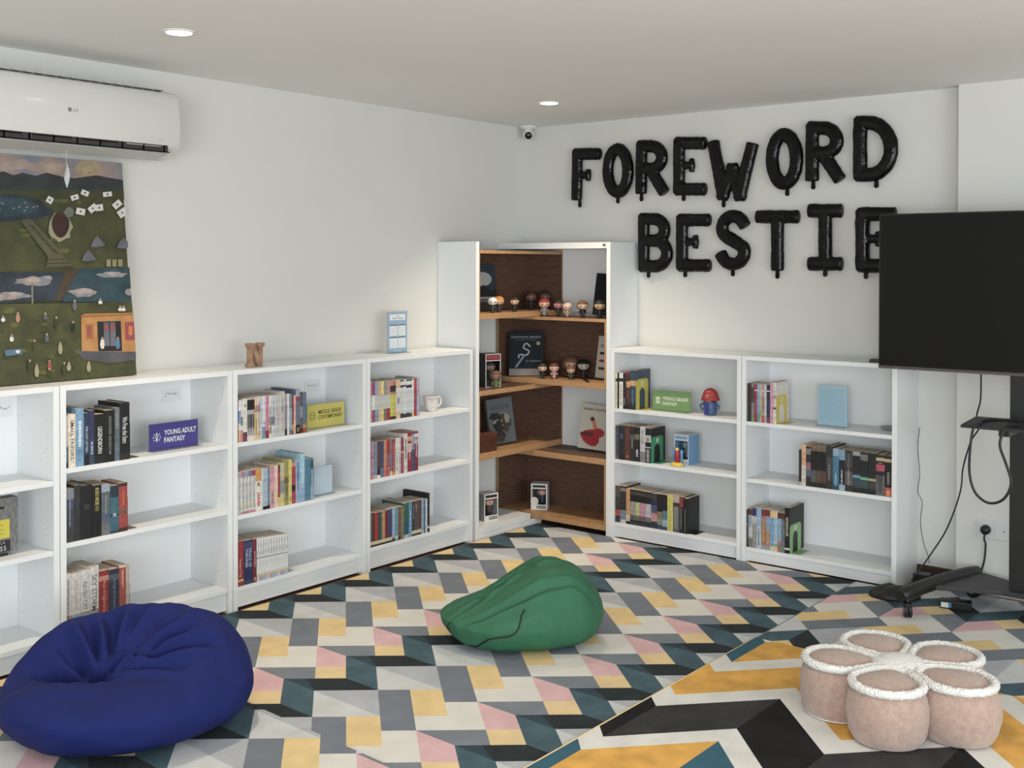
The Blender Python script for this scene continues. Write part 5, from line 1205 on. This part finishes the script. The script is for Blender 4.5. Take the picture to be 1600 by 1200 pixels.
# ------------------------------------------------------------------ on top of the low bookcases
def fr_left(px, py, d): p = at(px, py, 'y', -d); return p
WN = mat('rough wood letter', (170, 138, 116), 0.7, col2=(140, 108, 88), vscale=30, bump=.3, bscale=120)
nb = Vector((-2.31, -0.225, 1.0605))
m = MB(); hN, wN, dN = 0.108, 0.092, 0.03
out = [(0, 0), (.38, 0), (.38, .13), (.30, .17), (.30, .62), (.62, 0), (.88, 0), (.88, .83), (1, .87), (1, 1), (.62, 1), (.62, .87), (.70, .83), (.70, .40), (.36, 1), (0, 1), (0, .87), (.10, .83), (.10, .17), (0, .13)]
tri = [(a*wN, b*hN) for a, b in out]
m.prism(tri, lambda u, v, w_: (u, w_, v), dN, 0, WN)
o = m.build('wooden_letter', None, nb); tag(o, 'small rough wooden letter N standing on a white bookcase', 'letter'); b = o.modifiers.new('b', 'BEVEL'); b.width = .002
def stand_sign(side, pxs, z, dist, hgt, label, base_col, draw, name='sign', thick=0.003, foot=True, acr=True, cat='sign', tilt=0.0):
    ax = 'y' if side == 'L' else 'x'
    a = at(pxs[0], 600, ax, -dist); b = at(pxs[1], 600, ax, -dist)
    s0 = a.x if side == 'L' else -a.y; s1 = b.x if side == 'L' else -b.y
    wd = s1-s0
    loc, rot = ((s0, -dist, z+.0006), 0) if side == 'L' else ((-dist, -s0, z+.0006), ROTR)
    t = thing(name, label, cat, loc, rot)
    if tilt: t.rotation_euler = (-tilt, 0, rot)
    AC = mat('clear acrylic', (215, 222, 226), 0.15, alpha=0.85)
    o = MB().box(0, wd, 0, thick, 0.0012, hgt, cmat(base_col, 0.45)).build('printed_card', t)
    m = MB(); draw(m, wd, hgt); m.build('printing', o)
    if foot: MB().box(-0.003, wd+0.003, -0.03, thick+0.012, 0, 0.001, AC).build('acrylic_foot', t)
    if acr: MB().box(-0.003, wd+0.003, thick+.0003, thick+.002, 0.0011, hgt+0.003, AC).build('acrylic_back', t)
    return t
def bs(x, z, y=-0.0004): return basis((x, y, z), (1, 0, 0), (0, 0, 1))
def rect(m, x0, x1, z0, z1, c, y=-0.0003): m.poly([(x0, y, z0), (x1, y, z0), (x1, y, z1), (x0, y, z1)], c)
def draw_yad(m, w, h):
    c = cmat((232, 232, 232), .5)
    m.text('YOUNG ADULT', bs(w*.63, h*.64), c, width=w*.66, height=h*.2, bold=.018); m.text('FANTASY', bs(w*.515, h*.36), c, width=w*.43, height=h*.2, bold=.018)
    for k in range(8):
        a = k*math.pi/4; x, z = w*.15+w*.07*math.cos(a), h*.5+w*.07*math.sin(a); rect(m, x-.003, x+.003, z-.003, z+.003, cmat((180, 196, 216), .5))
    rect(m, w*.135, w*.165, h*.36, h*.62, c); rect(m, w*.12, w*.18, h*.5, h*.56, c)
def draw_mgc(m, w, h):
    c = cmat((44, 40, 24), .5)
    m.text('MIDDLE GRADE', bs(w*.6, h*.66), c, width=w*.6, height=h*.17, bold=.014); m.text('CONTEMPORARY', bs(w*.62, h*.44), c, width=w*.66, height=h*.17, bold=.014)
    for i in range(4): rect(m, w*.06, w*.2, h*(.36+i*.1), h*(.38+i*.1), c)
    rect(m, w*.06, w*.07, h*.36, h*.68, c); rect(m, w*.19, w*.2, h*.36, h*.68, c)
def draw_mgf(m, w, h):
    c = cmat((226, 232, 216), .5)
    m.text('MIDDLE GRADE', bs(w*.6, h*.62), c, width=w*.66, height=h*.17, bold=.014); m.text('FANTASY', bs(w*.46, h*.36), c, width=w*.38, height=h*.17, bold=.014)
    rect(m, w*.08, w*.2, h*.34, h*.38, c)
    for i in range(4): rect(m, w*(.085+i*.03), w*(.1+i*.03), h*.38, h*.62, c)
    rect(m, w*.08, w*.2, h*.62, h*.66, c)
stand_sign('L', (233, 309), SH2[0], 0.185, .112, 'purple YOUNG ADULT FANTASY sign in clear holder on white shelf', (68, 62, 130), draw_yad)
stand_sign('L', (480, 538), SH3[0], 0.20, .112, 'yellow MIDDLE GRADE CONTEMPORARY sign beside the green bookend', (196, 186, 104), draw_mgc)
stand_sign('R', (1020, 1079), SH5[0], 0.19, .108, 'green MIDDLE GRADE FANTASY sign between yellow bookend and red-haired figure', (120, 152, 100), draw_mgf)
def draw_info(m, w, h):
    c = cmat((226, 230, 232), .5); d = cmat((84, 104, 126), .5); g = cmat((140, 160, 180), .5)
    rect(m, w*.1, w*.9, h*.80, h*.94, c, -.0002); m.text('Reading', bs(w*.5, h*.895), d, height=h*.035); m.text('AREA RULES', bs(w*.5, h*.845), d, width=w*.55, height=h*.035, bold=.02)
    for x in (.1, .53):
        for z in (.42, .12):
            rect(m, w*x, w*(x+.38), h*z, h*(z+.24), c, -.0002); rect(m, w*x, w*(x+.38), h*(z+.24), h*(z+.27), d)
            for k in range(5): rect(m, w*(x+.03), w*(x+.33), h*(z+.03+k*.04), h*(z+.038+k*.04), g)
    rect(m, w*.3, w*.7, h*.05, h*.06, c)
stand_sign('L', (606, 636), 1.06, 0.13, .215, 'blue notice in clear stand on top of the mug bookcase', (150, 176, 200), draw_info, 'notice_stand', cat='notice')
def draw_sheet(m, w, h):
    g = cmat((120, 156, 176), .5)
    for k in range(24):
        rect(m, w*.06, w*(.9-.3*(k % 7 == 6)), h*(.12+k*.034), h*(.128+k*.034), g)
stand_sign('R', (1278, 1324), SH6[0], 0.17, .20, 'pale blue printed sheet in clear holder, alone on shelf beside TV', (158, 188, 202), draw_sheet, 'notice_stand', cat='notice')
def draw_pale(m, w, h):
    g = cmat((170, 188, 200), .5)
    for k in range(9): rect(m, w*.08, w*.9, h*(.15+k*.085), h*(.16+k*.085), g)
stand_sign('L', (490, 519), SH3[1], 0.215, .135, 'pale blue-white card in clear holder, behind the blue books', (186, 202, 214), draw_pale, 'notice_stand', cat='notice')
# clear stickers on back panels
for px, py, nm in ((268, 617, 'young adult bookcase'), (488, 603, 'wooden N bookcase'), (1, 640, 'leftmost bookcase')):
    p = at(px, py, 'y', -0.0125)
    m = MB(); w_ = .05; m.box(-w_, w_, -0.0006, 0, -.03, .03, cmat((230, 232, 232), .35))
    o = m.build('sticker', None, (p.x, -0.0126, p.z)); tag(o, 'pale scribbled sticker on the back panel of the %s' % nm, 'sticker')
    m = MB(); g = cmat((150, 152, 154), .5)
    for k in range(9):
        x = -.032+k*.0075+rng.uniform(-.002, .002); z = rng.uniform(-.006, .006); m.poly([(x, -.0008, z), (x+.005, -.0008, z+rng.uniform(-.004, .004)), (x+.006, -.0008, z+.007), (x+.001, -.0008, z+.006)], g)
    m.build('scribble', o)
# mug
MUGW = cmat((228, 224, 218), 0.25, coat=0.3); INKM = cmat((60, 54, 52), .5)
p = at(679, 641, 'z', SH4[0]); t = thing('mug', 'white mug with black drawing, alone on the upper shelf', 'mug', (-1.078, -0.195, SH4[0]+.0008))
m = MB(); prof = [(.026, 0), (.030, .004), (.037, .035), (.044, .078), (.0445, .082), (.0425, .082), (.041, .078), (.034, .035), (.027, .008), (0.0, .007)]
m.lathe(prof, (0, 0, 0), MUGW, 40); m.build('body', t)
hp = [(.036, -.004, .064), (.055, -.006, .07), (.068, -.008, .056), (.064, -.008, .034), (.048, -.006, .020), (.032, -.003, .018)]
MB().tube(smooth_path(hp), .0052, MUGW, 12).build('handle', t)
m = MB(); r2 = random.Random(4)
def onmug(ang, z): r_ = .030+(z-.004)*.19+.0006; return (r_*math.cos(ang), r_*math.sin(ang), z)
for k in range(46):
    a = math.radians(-115+r2.uniform(-48, 50)); z = r2.uniform(.014, .058); da = r2.uniform(.02, .09); dz = r2.uniform(-.008, .008); w2 = .0022
    m.poly([onmug(a, z), onmug(a+da, z+dz), onmug(a+da, z+dz+w2*1.5), onmug(a, z+w2*1.5)], INKM); 
for k in range(14):
    a = math.radians(-160+k*6.4); m.poly([onmug(a, .066), onmug(a+.05, .066), onmug(a+.06, .070), onmug(a+.02, .071)], INKM)
m.build('drawing', t)
# generic red-haired figure
p = at(1108, 645, 'x', -.20)
t = thing('toy_figure', 'red-haired figure in blue dress on the shelf right of green sign', 'figurine', (-0.19, -1.388, SH5[0]+.0006), ROTR)
BD = cmat((74, 98, 136), .45); RH = cmat((160, 58, 54), .45); SK = cmat((226, 190, 160), .5)
MB().lathe([(.030, 0), (.033, .004), (.036, .045), (.036, .068), (.030, .072)], (0, 0, 0), BD, 32).build('dress', t)
m = MB(); m.ball((0, .004, .102), .042, .038, .040, RH, 28, 14, -.15, 1); m.lathe([(.050, .078), (.047, .09), (.042, .106)], (0, .004, 0), RH, 28); m.build('hair', t)
MB().ball((0, -.012, .092), .028, .028, .026, SK, 20, 12).build('face', t)
for s_3 in (-1, 1): MB().tube(smooth_path([(s_3*.034, 0, .064), (s_3*.056, -.004, .045), (s_3*.038, -.012, .026)]), .0055, BD, 10).build('arm', t)
MB().box(-.012, .012, -.0372, -.035, .006, .06, cmat((60, 60, 128), .4)).build('apron', t)
# window boxes
def window_box(name, label, loc, rot, w, h, d, frame, side, inner, figs=True, banner=(40, 40, 44)):
    t = thing(name, label, 'toy box', loc, rot, 'boxed toys')
    F = cmat(frame, .5); S = cmat(side, .5)
    m = MB(); m.box(0, w, 0, d, 0, 0.002, F); m.box(0, w, 0, d, h-.002, h, F); m.box(0, .002, 0.0, d, .002, h-.002, S); m.box(w-.002, w, 0.0, d, .002, h-.002, S); m.box(.002, w-.002, d-.002, d, .002, h-.002, cmat(inner, .6))
    a, b, c_, e_ = w*.07, w*.93, h*.2, h*.80
    m.box(.002, w-.002, 0, .0018, .002, c_, F); m.box(.002, w-.002, 0, .0018, e_, h-.002, F); m.box(.002, a, 0, .0018, c_, e_, F); m.box(b, w-.002, 0, .0018, c_, e_, F)
    m.build('carton', t)
    m = MB(); rect(m, w*.1, w*.9, h*.85, h*.95, cmat(banner, .5), -.0004); rect(m, w*.35, w*.92, h*.05, h*.15, cmat(banner, .5), -.0004); 
    for k in range(5): rect(m, w*(.4+k*.1), w*(.46+k*.1), h*.08, h*.12, cmat((226, 226, 224), .5), -.0007)
    m.build('printed_banner', t)
    return t, w, h, d
def gen_fig(loc, rot, hgt, hair, body, label, skin=(222, 184, 150), name='figurine', group='vinyl figurines in the corner shelves', cap=None, hairvol=1.0, extra=None, parent=None):
    """plain big-headed figurine"""
    if parent is None: t = thing(name, label, 'figurine', loc, rot, group)
    else:
        t = bpy.data.objects.new('figure', None); COL.objects.link(t); t.parent = parent; t.location = loc
    k = hgt/.1; S_ = cmat(skin, .4); B_ = cmat(body, .5)
    m = MB(); m.lathe([(.010*k, 0), (.013*k, .008*k), (.012*k, .024*k), (.015*k, .034*k), (.013*k, .048*k), (.006*k, .052*k)], (0, 0, 0), B_, 18)
    for s_3 in (-1, 1): m.ball((s_3*.007*k, -.003*k, .005*k), .007*k, .010*k, .005*k, cmat((30, 30, 32), .5), 12, 6)
    m.build('body', t)
    m = MB()
    for s_3 in (-1, 1): m.tube([(s_3*.012*k, 0, .045*k), (s_3*.019*k, -.003*k, .034*k), (s_3*.018*k, -.008*k, .024*k)], .0045*k, B_, 8)
    m.build('arms', t)
    m = MB(); m.ball((0, 0, .071*k), .031*k, .026*k, .0245*k, S_, 24, 14)
    m.build('head', t)
    m = MB()
    for s_3 in (-1, 1): m.ball((s_3*.013*k, -.0235*k, .068*k), .0038*k, .0022*k, .0042*k, cmat((20, 20, 20), .3), 10, 6)
    m.build('eyes', t)
    if hair:
        HR = cmat(hair, .55); m = MB(); v = hairvol
        m.ball((0, .003*k, .0745*k), .0335*k*v, .0295*k*v, .0265*k*v, HR, 24, 10, .15, 1)
        m.ball((0, .0115*k, .069*k), .0335*k*v, .0215*k*v, .0265*k*v, HR, 24, 12)
        m.build('hair', t)
    return t
t_, w_, h_, d_ = window_box('toy_box', 'white and blue window box beside the green bookend', (-0.215, -1.183, SH5[1]+.0006), ROTR, .092, .165, .11, (206, 208, 214), (110, 150, 186), (60, 66, 76), banner=(120, 160, 190))
gen_fig((w_/2+.008, d_*.45, .034), 0, .098, None, (110, 126, 140), '', skin=(130, 146, 158), parent=t_)
t = thing('small_toy', 'tiny yellow, red and blue toy standing before the boxed figure', 'toy', (-0.245, -1.222, SH5[1]+.0006), ROTR)
MB().lathe([(.034, 0), (.036, .004), (.030, .018), (.022, .020)], (0, 0, 0), cmat((226, 196, 84), .4), 24).build('base', t)
MB().lathe([(.013, .0205), (.013, .07), (.011, .08)], (0, 0, 0), cmat((176, 56, 70), .4), 16).build('body', t)
for s_3 in (-1, 1): MB().lathe([(.008, 0.0205), (.008, .082), (.004, .088)], (s_3*.024, .004, 0), cmat((104, 150, 196), .4), 14).build('pillar', t)
MB().ball((0, -.003, .088), .011, .010, .011, cmat((226, 190, 110), .4), 14, 8).build('head', t)
# dish on the shelf beside TV
MB_ = MB().lathe([(.03, 0), (.042, .008), (.045, .016), (.041, .016), (.030, .006), (0, .005)], (0, 0, 0), mat('clear glass dish', (196, 202, 204), .12, alpha=.6), 32).build('glass_dish', None, (-0.115, -2.325, SH6[0]+.0006)); tag(MB_, 'small clear glass dish at the right end of the shelf beside TV', 'dish')
# boxed book at far left
t = thing('book_box', 'grey woven-look box with yellow label, on the leftmost bookcase', 'box', (-3.53, -0.21, SH1[1]+.012))
MB().box(0, .158, 0, .05, 0, .205, mat('woven grey', (96, 96, 96), .8, col2=(140, 138, 136), vscale=160, stretch=(1, 1, .25))).build('carton', t, bevel=.003)
m = MB(); rect(m, .06, .125, .055, .125, cmat((214, 200, 84), .5), -.0006)
for i, s3 in enumerate(('simple', 'blank', 'chapter')): m.text(s3, bs(.093, .105-i*.016, -.001), cmat((90, 90, 60), .5), height=.007)
m.build('yellow_label', t)
m = MB(); rect(m, .02, .128, .004, .048, cmat((40, 40, 42), .5), -.0006); m.text('BLACK', bs(.085, .039, -.001), cmat((200, 200, 200), .5), height=.009, spacing=1.3); m.text('BLESS', bs(.078, .018, -.001), cmat((214, 214, 214), .5), height=.017, spacing=1.2); rect(m, .04, .105, .165, .175, cmat((30, 30, 32), .5), -.0006); m.build('black_label', t)
MB().box(.02, .12, 0.004, .046, -.0114, -.0005, BLACKP).build('foot', t)

# ------------------------------------------------------------------ in the corner shelves
Z1 = 1.2525; Z1R = 1.2222; Z2 = 0.8570; Z2L = .8265; Z3 = 0.4730; Z3R = 0.4386; Z4 = 0.0655; Z4L = 0.0715
fa = math.atan2(-0.55, -0.45)+math.pi/2     # facing the room
def fa_(d): return math.radians(d)
FR = fa_(-48)
figs = [
 ((-.61, -.235, Z1), .092, None, (52, 60, 52), (226, 220, 216), 'bald pale figurine, leftmost on the top corner shelf'),
 ((-.53, -.215, Z1), .092, (206, 136, 66), (56, 46, 44), (226, 186, 156), 'ginger-haired figurine beside the bald one, top corner shelf'),
 ((-.40, -.225, Z1), .085, (52, 40, 36), (32, 32, 34), (224, 188, 160), 'small dark-haired figurine in black, alone on the top corner shelf'),
 ((-.225, -.31, Z1R), .105, (158, 52, 56), (140, 130, 128), (222, 184, 156), 'figurine with dark red hair and grey clothes, middle of top corner shelf'),
 ((-.16, -.365, Z1R), .095, (64, 44, 40), (60, 50, 46), (226, 160, 160), 'pink-faced figurine right behind the red-haired one, top corner shelf'),
 ((-.12, -.13, Z1), .110, (70, 50, 42), (36, 34, 34), (120, 90, 76), 'dark brown figurine at the back left of the top corner shelf'),
 ((-.07, -.20, Z1), .112, (72, 52, 44), (40, 36, 34), (110, 80, 70), 'dark brown figurine at the back of the top corner shelf'),
 ((-.235, -.485, Z1R), .088, None, (170, 140, 120), (222, 190, 166), 'bald tan figurine right of the red-haired one, top corner shelf'),
 ((-.225, -.585, Z1R), .098, (110, 74, 54), (36, 30, 30), (222, 184, 156), 'brown-haired figurine in dark suit, top corner shelf'),
 ((-.22, -.700, Z1R), .102, (34, 30, 30), (26, 26, 28), (206, 176, 140), 'black-haired figurine at the right end of top corner shelf'),
 ((-.235, -.305, Z2), .088, (64, 50, 44), (36, 36, 40), (222, 190, 166), 'small dark-haired figurine before the face-out book'),
 ((-.215, -.375, Z2), .092, (100, 58, 48), (190, 150, 150), (226, 190, 166), 'auburn-haired figurine in pale pink before the face-out book'),
 ((-.185, -.475, Z2), .078, (116, 84, 66), (70, 76, 66), (206, 170, 146), 'small light-brown-haired figurine in front of two larger ones')]
for loc, hg, hr_, bd, sk_, lb in figs: gen_fig(loc, FR, hg, hr_, bd, lb, sk_)
gen_fig((-.115, -.425, Z2), FR, .118, (112, 80, 64), (30, 30, 34), 'large bushy brown-haired figurine on the second corner shelf', (196, 160, 136), hairvol=1.3)
gen_fig((-.115, -.515, Z2), FR, .112, (24, 24, 26), (28, 28, 30), 'large black-haired figurine, rightmost on the second corner shelf', (190, 180, 168), hairvol=1.12)
gen_fig((-.605, -.255, Z2L), FR, .10, (92, 68, 56), (96, 120, 70), 'brown figurine standing in front of the black window box', (150, 108, 88))
t_, w_, h_, d_ = window_box('toy_box', 'black window box on the left of the second corner shelf', (-.625, -.195, Z2L), -.35, .10, .19, .10, (50, 48, 50), (34, 34, 36), (90, 92, 80), banner=(150, 50, 60))
m = MB(); Wf = cmat((226, 220, 214), .5)
for a in ((.0, .10, .0, .004), (.0, .10, .186, .19), (.0, .10, .150, .154), (.0, .004, .0, .19), (.096, .1, 0, .19)): rect(m, a[0], a[1], a[2], a[3], Wf, -.0009)
m.build('white_edging', t_)
gen_fig((w_/2+.01, d_*.5, .040), 0, .10, (80, 70, 66), (80, 76, 70), '', parent=t_, skin=(150, 130, 116))
t_, w_, h_, d_ = window_box('toy_box', 'white window box standing alone in the lowest oak box', (-.215, -.205, Z4), ROTR+.5, .098, .155, .085, (222, 220, 216), (210, 208, 204), (64, 58, 54))
gen_fig((w_/2+.014, d_*.45, .034), 0, .095, (110, 80, 64), (60, 70, 84), '', parent=t_, skin=(200, 168, 146))
m = MB(); m.ball((.022, -.0005, .05), .024, .0006, .026, cmat((222, 214, 208), .5), 20, 8); m.build('printed_portrait', t_)
t_, w_, h_, d_ = window_box('toy_box', 'white window box at the left of the lowest corner shelf', (-.66, -.215, Z4L), -.25, .10, .155, .085, (222, 220, 216), (150, 150, 150), (70, 64, 60))
gen_fig((w_/2+.014, d_*.45, .034), 0, .095, (150, 100, 80), (90, 70, 60), '', parent=t_, skin=(206, 176, 156))
# face-out books
def face_book(label, loc, rot, w, h, th, cover, draw, tilt=0.16, group='face-out books in the corner shelves', roll=0):
    C = mat('dull cover %d %d %d' % tuple(cover), cover, .75, spec=.2)
    loc = (loc[0], loc[1], loc[2]+th*math.sin(tilt)+max(0, w*math.sin(roll))+.0005); m = MB(); m.box(0, w, 0, .0018, 0, h, C); m.box(0, w, th-.0018, th, 0, h, C); m.box(0, .0018, .0018, th-.0018, 0, h, C)
    o = m.build('book', None, loc); o.rotation_euler = (-tilt, roll, rot); tag(o, label, 'book', group)
    MB().box(.002, w-.003, .0019, th-.0019, .002, h-.002, PAGES).build('page_block', o)
    m = MB(); draw(m, w, h); m.build('cover_print', o); return o
def cb_(m, x, y, rx, rz, c, n=20, yy=-.0005, j=0):
    q = []
    for k in range(n):
        a = 2*math.pi*k/n; r_ = 1+j*math.sin(a*5+x*90); q.append((x+rx*r_*math.cos(a), yy, y+rz*r_*math.sin(a)))
    m.poly(q, c)
def dr_beast(m, w, h):
    G1 = cmat((150, 160, 166), .4); G2 = cmat((90, 110, 126), .4); rect(m, 0, w, 0, h*.16, cmat((120, 112, 104), .5), -.0003)
    m.text('FANTASTIC BEASTS', bs(w*.5, h*.88), G1, width=w*.84, height=h*.045); m.text('AND WHERE TO FIND THEM', bs(w*.5, h*.815), G2, width=w*.6, height=h*.02); m.text('J.K. ROWLING', bs(w*.7, h*.33), G1, width=w*.44, height=h*.035)
    path = smooth_path([(w*.62, 0, h*.66), (w*.5, 0, h*.74), (w*.42, 0, h*.64), (w*.58, 0, h*.56), (w*.5, 0, h*.47), (w*.3, 0, h*.48), (w*.28, 0, h*.40)])
    for a, b in zip(path, path[1:]): 
        d = (b-a).normalized()*.004; nx = Vector((-d.z, 0, d.x)); m.poly([(a-nx)-Vector((0, .0006, 0)), (b-nx)-Vector((0, .0006, 0)), (b+nx)-Vector((0, .0006, 0)), (a+nx)-Vector((0, .0006, 0))][::-1], G1)
    for k in range(22):
        x, z = w*(.2+.02*k*.6), h*(.2+.013*k); cb_(m, x, z, .007, .004, G2, 8, -.0004-.00002*k)
    cb_(m, w*.85, h*.74, .012, .012, cmat((126, 122, 84), .4))
face_book('dark slate face-out book with silver swoosh, second corner shelf', (-.275, -.085, Z2+.0005), math.radians(-47), .208, .262, .03, (30, 36, 42), dr_beast, .10)
def dr_hpl(m, w, h):
    m.text('HARRY POTTER', bs(w*.5, h*.80), cmat((60, 60, 62), .5), width=w*.72, height=h*.09, bold=.01); m.text('J.K. ROWLING', bs(w*.55, h*.92), cmat((96, 98, 100), .5), width=w*.5, height=h*.03)
    for k in range(26): cb_(m, w*rng.uniform(.22, .78), h*rng.uniform(.1, .62), w*rng.uniform(.10, .2), h*rng.uniform(.05, .12), cmat(rng.choice([(70, 60, 56), (50, 46, 44), (96, 84, 76), (150, 146, 138), (36, 34, 34)]), .5), 14, -.0004-.00003*k, .2)
    cb_(m, w*.52, h*.42, .008, .03, cmat((200, 196, 184), .5), 12, -.001)
face_book('grey face-out book with black ragged lettering, third corner shelf', (-.50, -.135, Z3+.0005), math.radians(-14), .185, .262, .02, (104, 108, 112), dr_hpl, .13, roll=-.06)
def dr_bird(m, w, h):
    m.text('HARRY POTTER', bs(w*.52, h*.88), cmat((50, 44, 42), .5), width=w*.86, height=h*.055, bold=.02)
    R1 = cmat((170, 48, 56), .5); R2 = cmat((96, 50, 40), .5)
    for k in range(9):
        a = math.radians(196+k*9); cx0, cz0 = w*.62, h*.40; L2 = w*(.62-.02*k)
        tip = (cx0+L2*math.cos(a), -.0005-.00002*k, max(h*.04, cz0+L2*math.sin(a))); nx = (-math.sin(a)*.018, math.cos(a)*.018)
        m.poly([(cx0-nx[0], tip[1], cz0-nx[1]), (cx0+nx[0], tip[1], cz0+nx[1]), ((cx0+tip[0]*2)/3+nx[0]*1.2, tip[1], (cz0+tip[2]*2)/3+nx[1]*1.2), tip, ((cx0+tip[0]*2)/3-nx[0]*1.2, tip[1], (cz0+tip[2]*2)/3-nx[1]*1.2)][::-1], R1)
    cb_(m, w*.68, h*.38, w*.2, h*.10, R1, 18, -.0009)
    m.poly([(w*.5, -.0007, h*.42), (w*.66, -.0007, h*.42), (w*.5, -.0007, h*.66), (w*.42, -.0007, h*.64)], cmat((206, 130, 90), .5)); cb_(m, w*.42, h*.67, .014, .013, R2, 14, -.0009)
    cb_(m, w*.30, h*.33, .05, .012, R2, 14, -.0008)
face_book('cream face-out book with red plumed shape, right side of third corner shelf', (-.12, -.475, Z3R+.002), ROTR+.12, .19, .262, .02, (206, 200, 186), dr_bird, .14, roll=.05)
def dr_w(m, w, h):
    for k in range(4): rect(m, w*.1, w*.8, h*(.2+k*.18), h*(.26+k*.18), cmat([(60, 56, 54), (130, 60, 60), (40, 40, 42), (150, 130, 120)][k], .5))
face_book('narrow white book leaning at right end of second corner shelf', (-.085, -.575, Z2+.0005), ROTR, .18, .245, .02, (200, 194, 184), dr_w, .12, roll=.04)
face_book('tall black panel book leaning at right end of top corner shelf', (-.085, -.555, Z1R+.0005), ROTR, .19, .245, .012, (34, 34, 38), lambda m, w, h: rect(m, w*.1, w*.2, h*.1, h*.12, cmat((60, 60, 64), .5)), .12, roll=.05)
def dr_post(m, w, h):
    rect(m, 0, w, h*.3, h, cmat((40, 56, 70), .5)); cb_(m, w*.5, h*.68, w*.36, h*.15, cmat((176, 180, 180), .5))
    m.poly([(0, -.0008, h*.3), (w, -.0008, h*.3), (w, -.0008, h*.48), (w*.8, -.0008, h*.42), (w*.55, -.0008, h*.56), (w*.35, -.0008, h*.50), (0, -.0008, h*.62)], cmat((26, 28, 30), .5))
    rect(m, 0, w, h*.27, h*.3, cmat((190, 190, 186), .5), -.001); rect(m, 0, w, .0, h*.27, cmat((96, 100, 102), .5), -.0005)
    m.poly([(0, -.001, 0), (w, -.001, 0), (w, -.001, h*.12), (w*.5, -.001, h*.20), (0, -.001, h*.14)], cmat((34, 34, 36), .5))
t = face_book('dark night-landscape card with pale moon at left of the top corner shelf', (-.66, -.115, Z1+.002), 0, .24, .275, .008, (44, 60, 72), dr_post, .10); t['category'] = 'card'; t['group'] = 'cards in the corner shelves'; t.name = 'picture_card'
for c_ in t.children:
    if c_.name.startswith('page_block'): c_.name = 'backing_card'
# chest and stick
CH = mat('chest wood', (92, 52, 38), .5, col2=(66, 38, 28), vscale=12, stretch=(1, 1, 8))
t = thing('wooden_chest', 'small dark reddish wooden chest at left of third corner shelf', 'chest', (-.735, -.252, Z3+.0006))
MB().box(0, .145, 0, .12, 0, .075, CH).build('body', t, bevel=.002)
m = MB(); m.prism([(0, .0756), (.12, .0756), (.12, .088), (.09, .105), (.03, .105), (0, .088)], lambda u, v, w_: (w_, u, v), 0, .145, CH); m.build('lid', t)
MB().box(.065, .08, -.003, -.0005, .055, .085, cmat((120, 90, 50), .35, metal=.7)).build('clasp', t)
tag(MB().tube([(-.11, -.50, Z2+.006), (-.20, -.585, Z2+.006), (-.275, -.665, Z2+.008)], [.003, .005, .0065], BLACKP, 10).build('stick', None), 'thin black stick lying on the second corner shelf', 'stick')
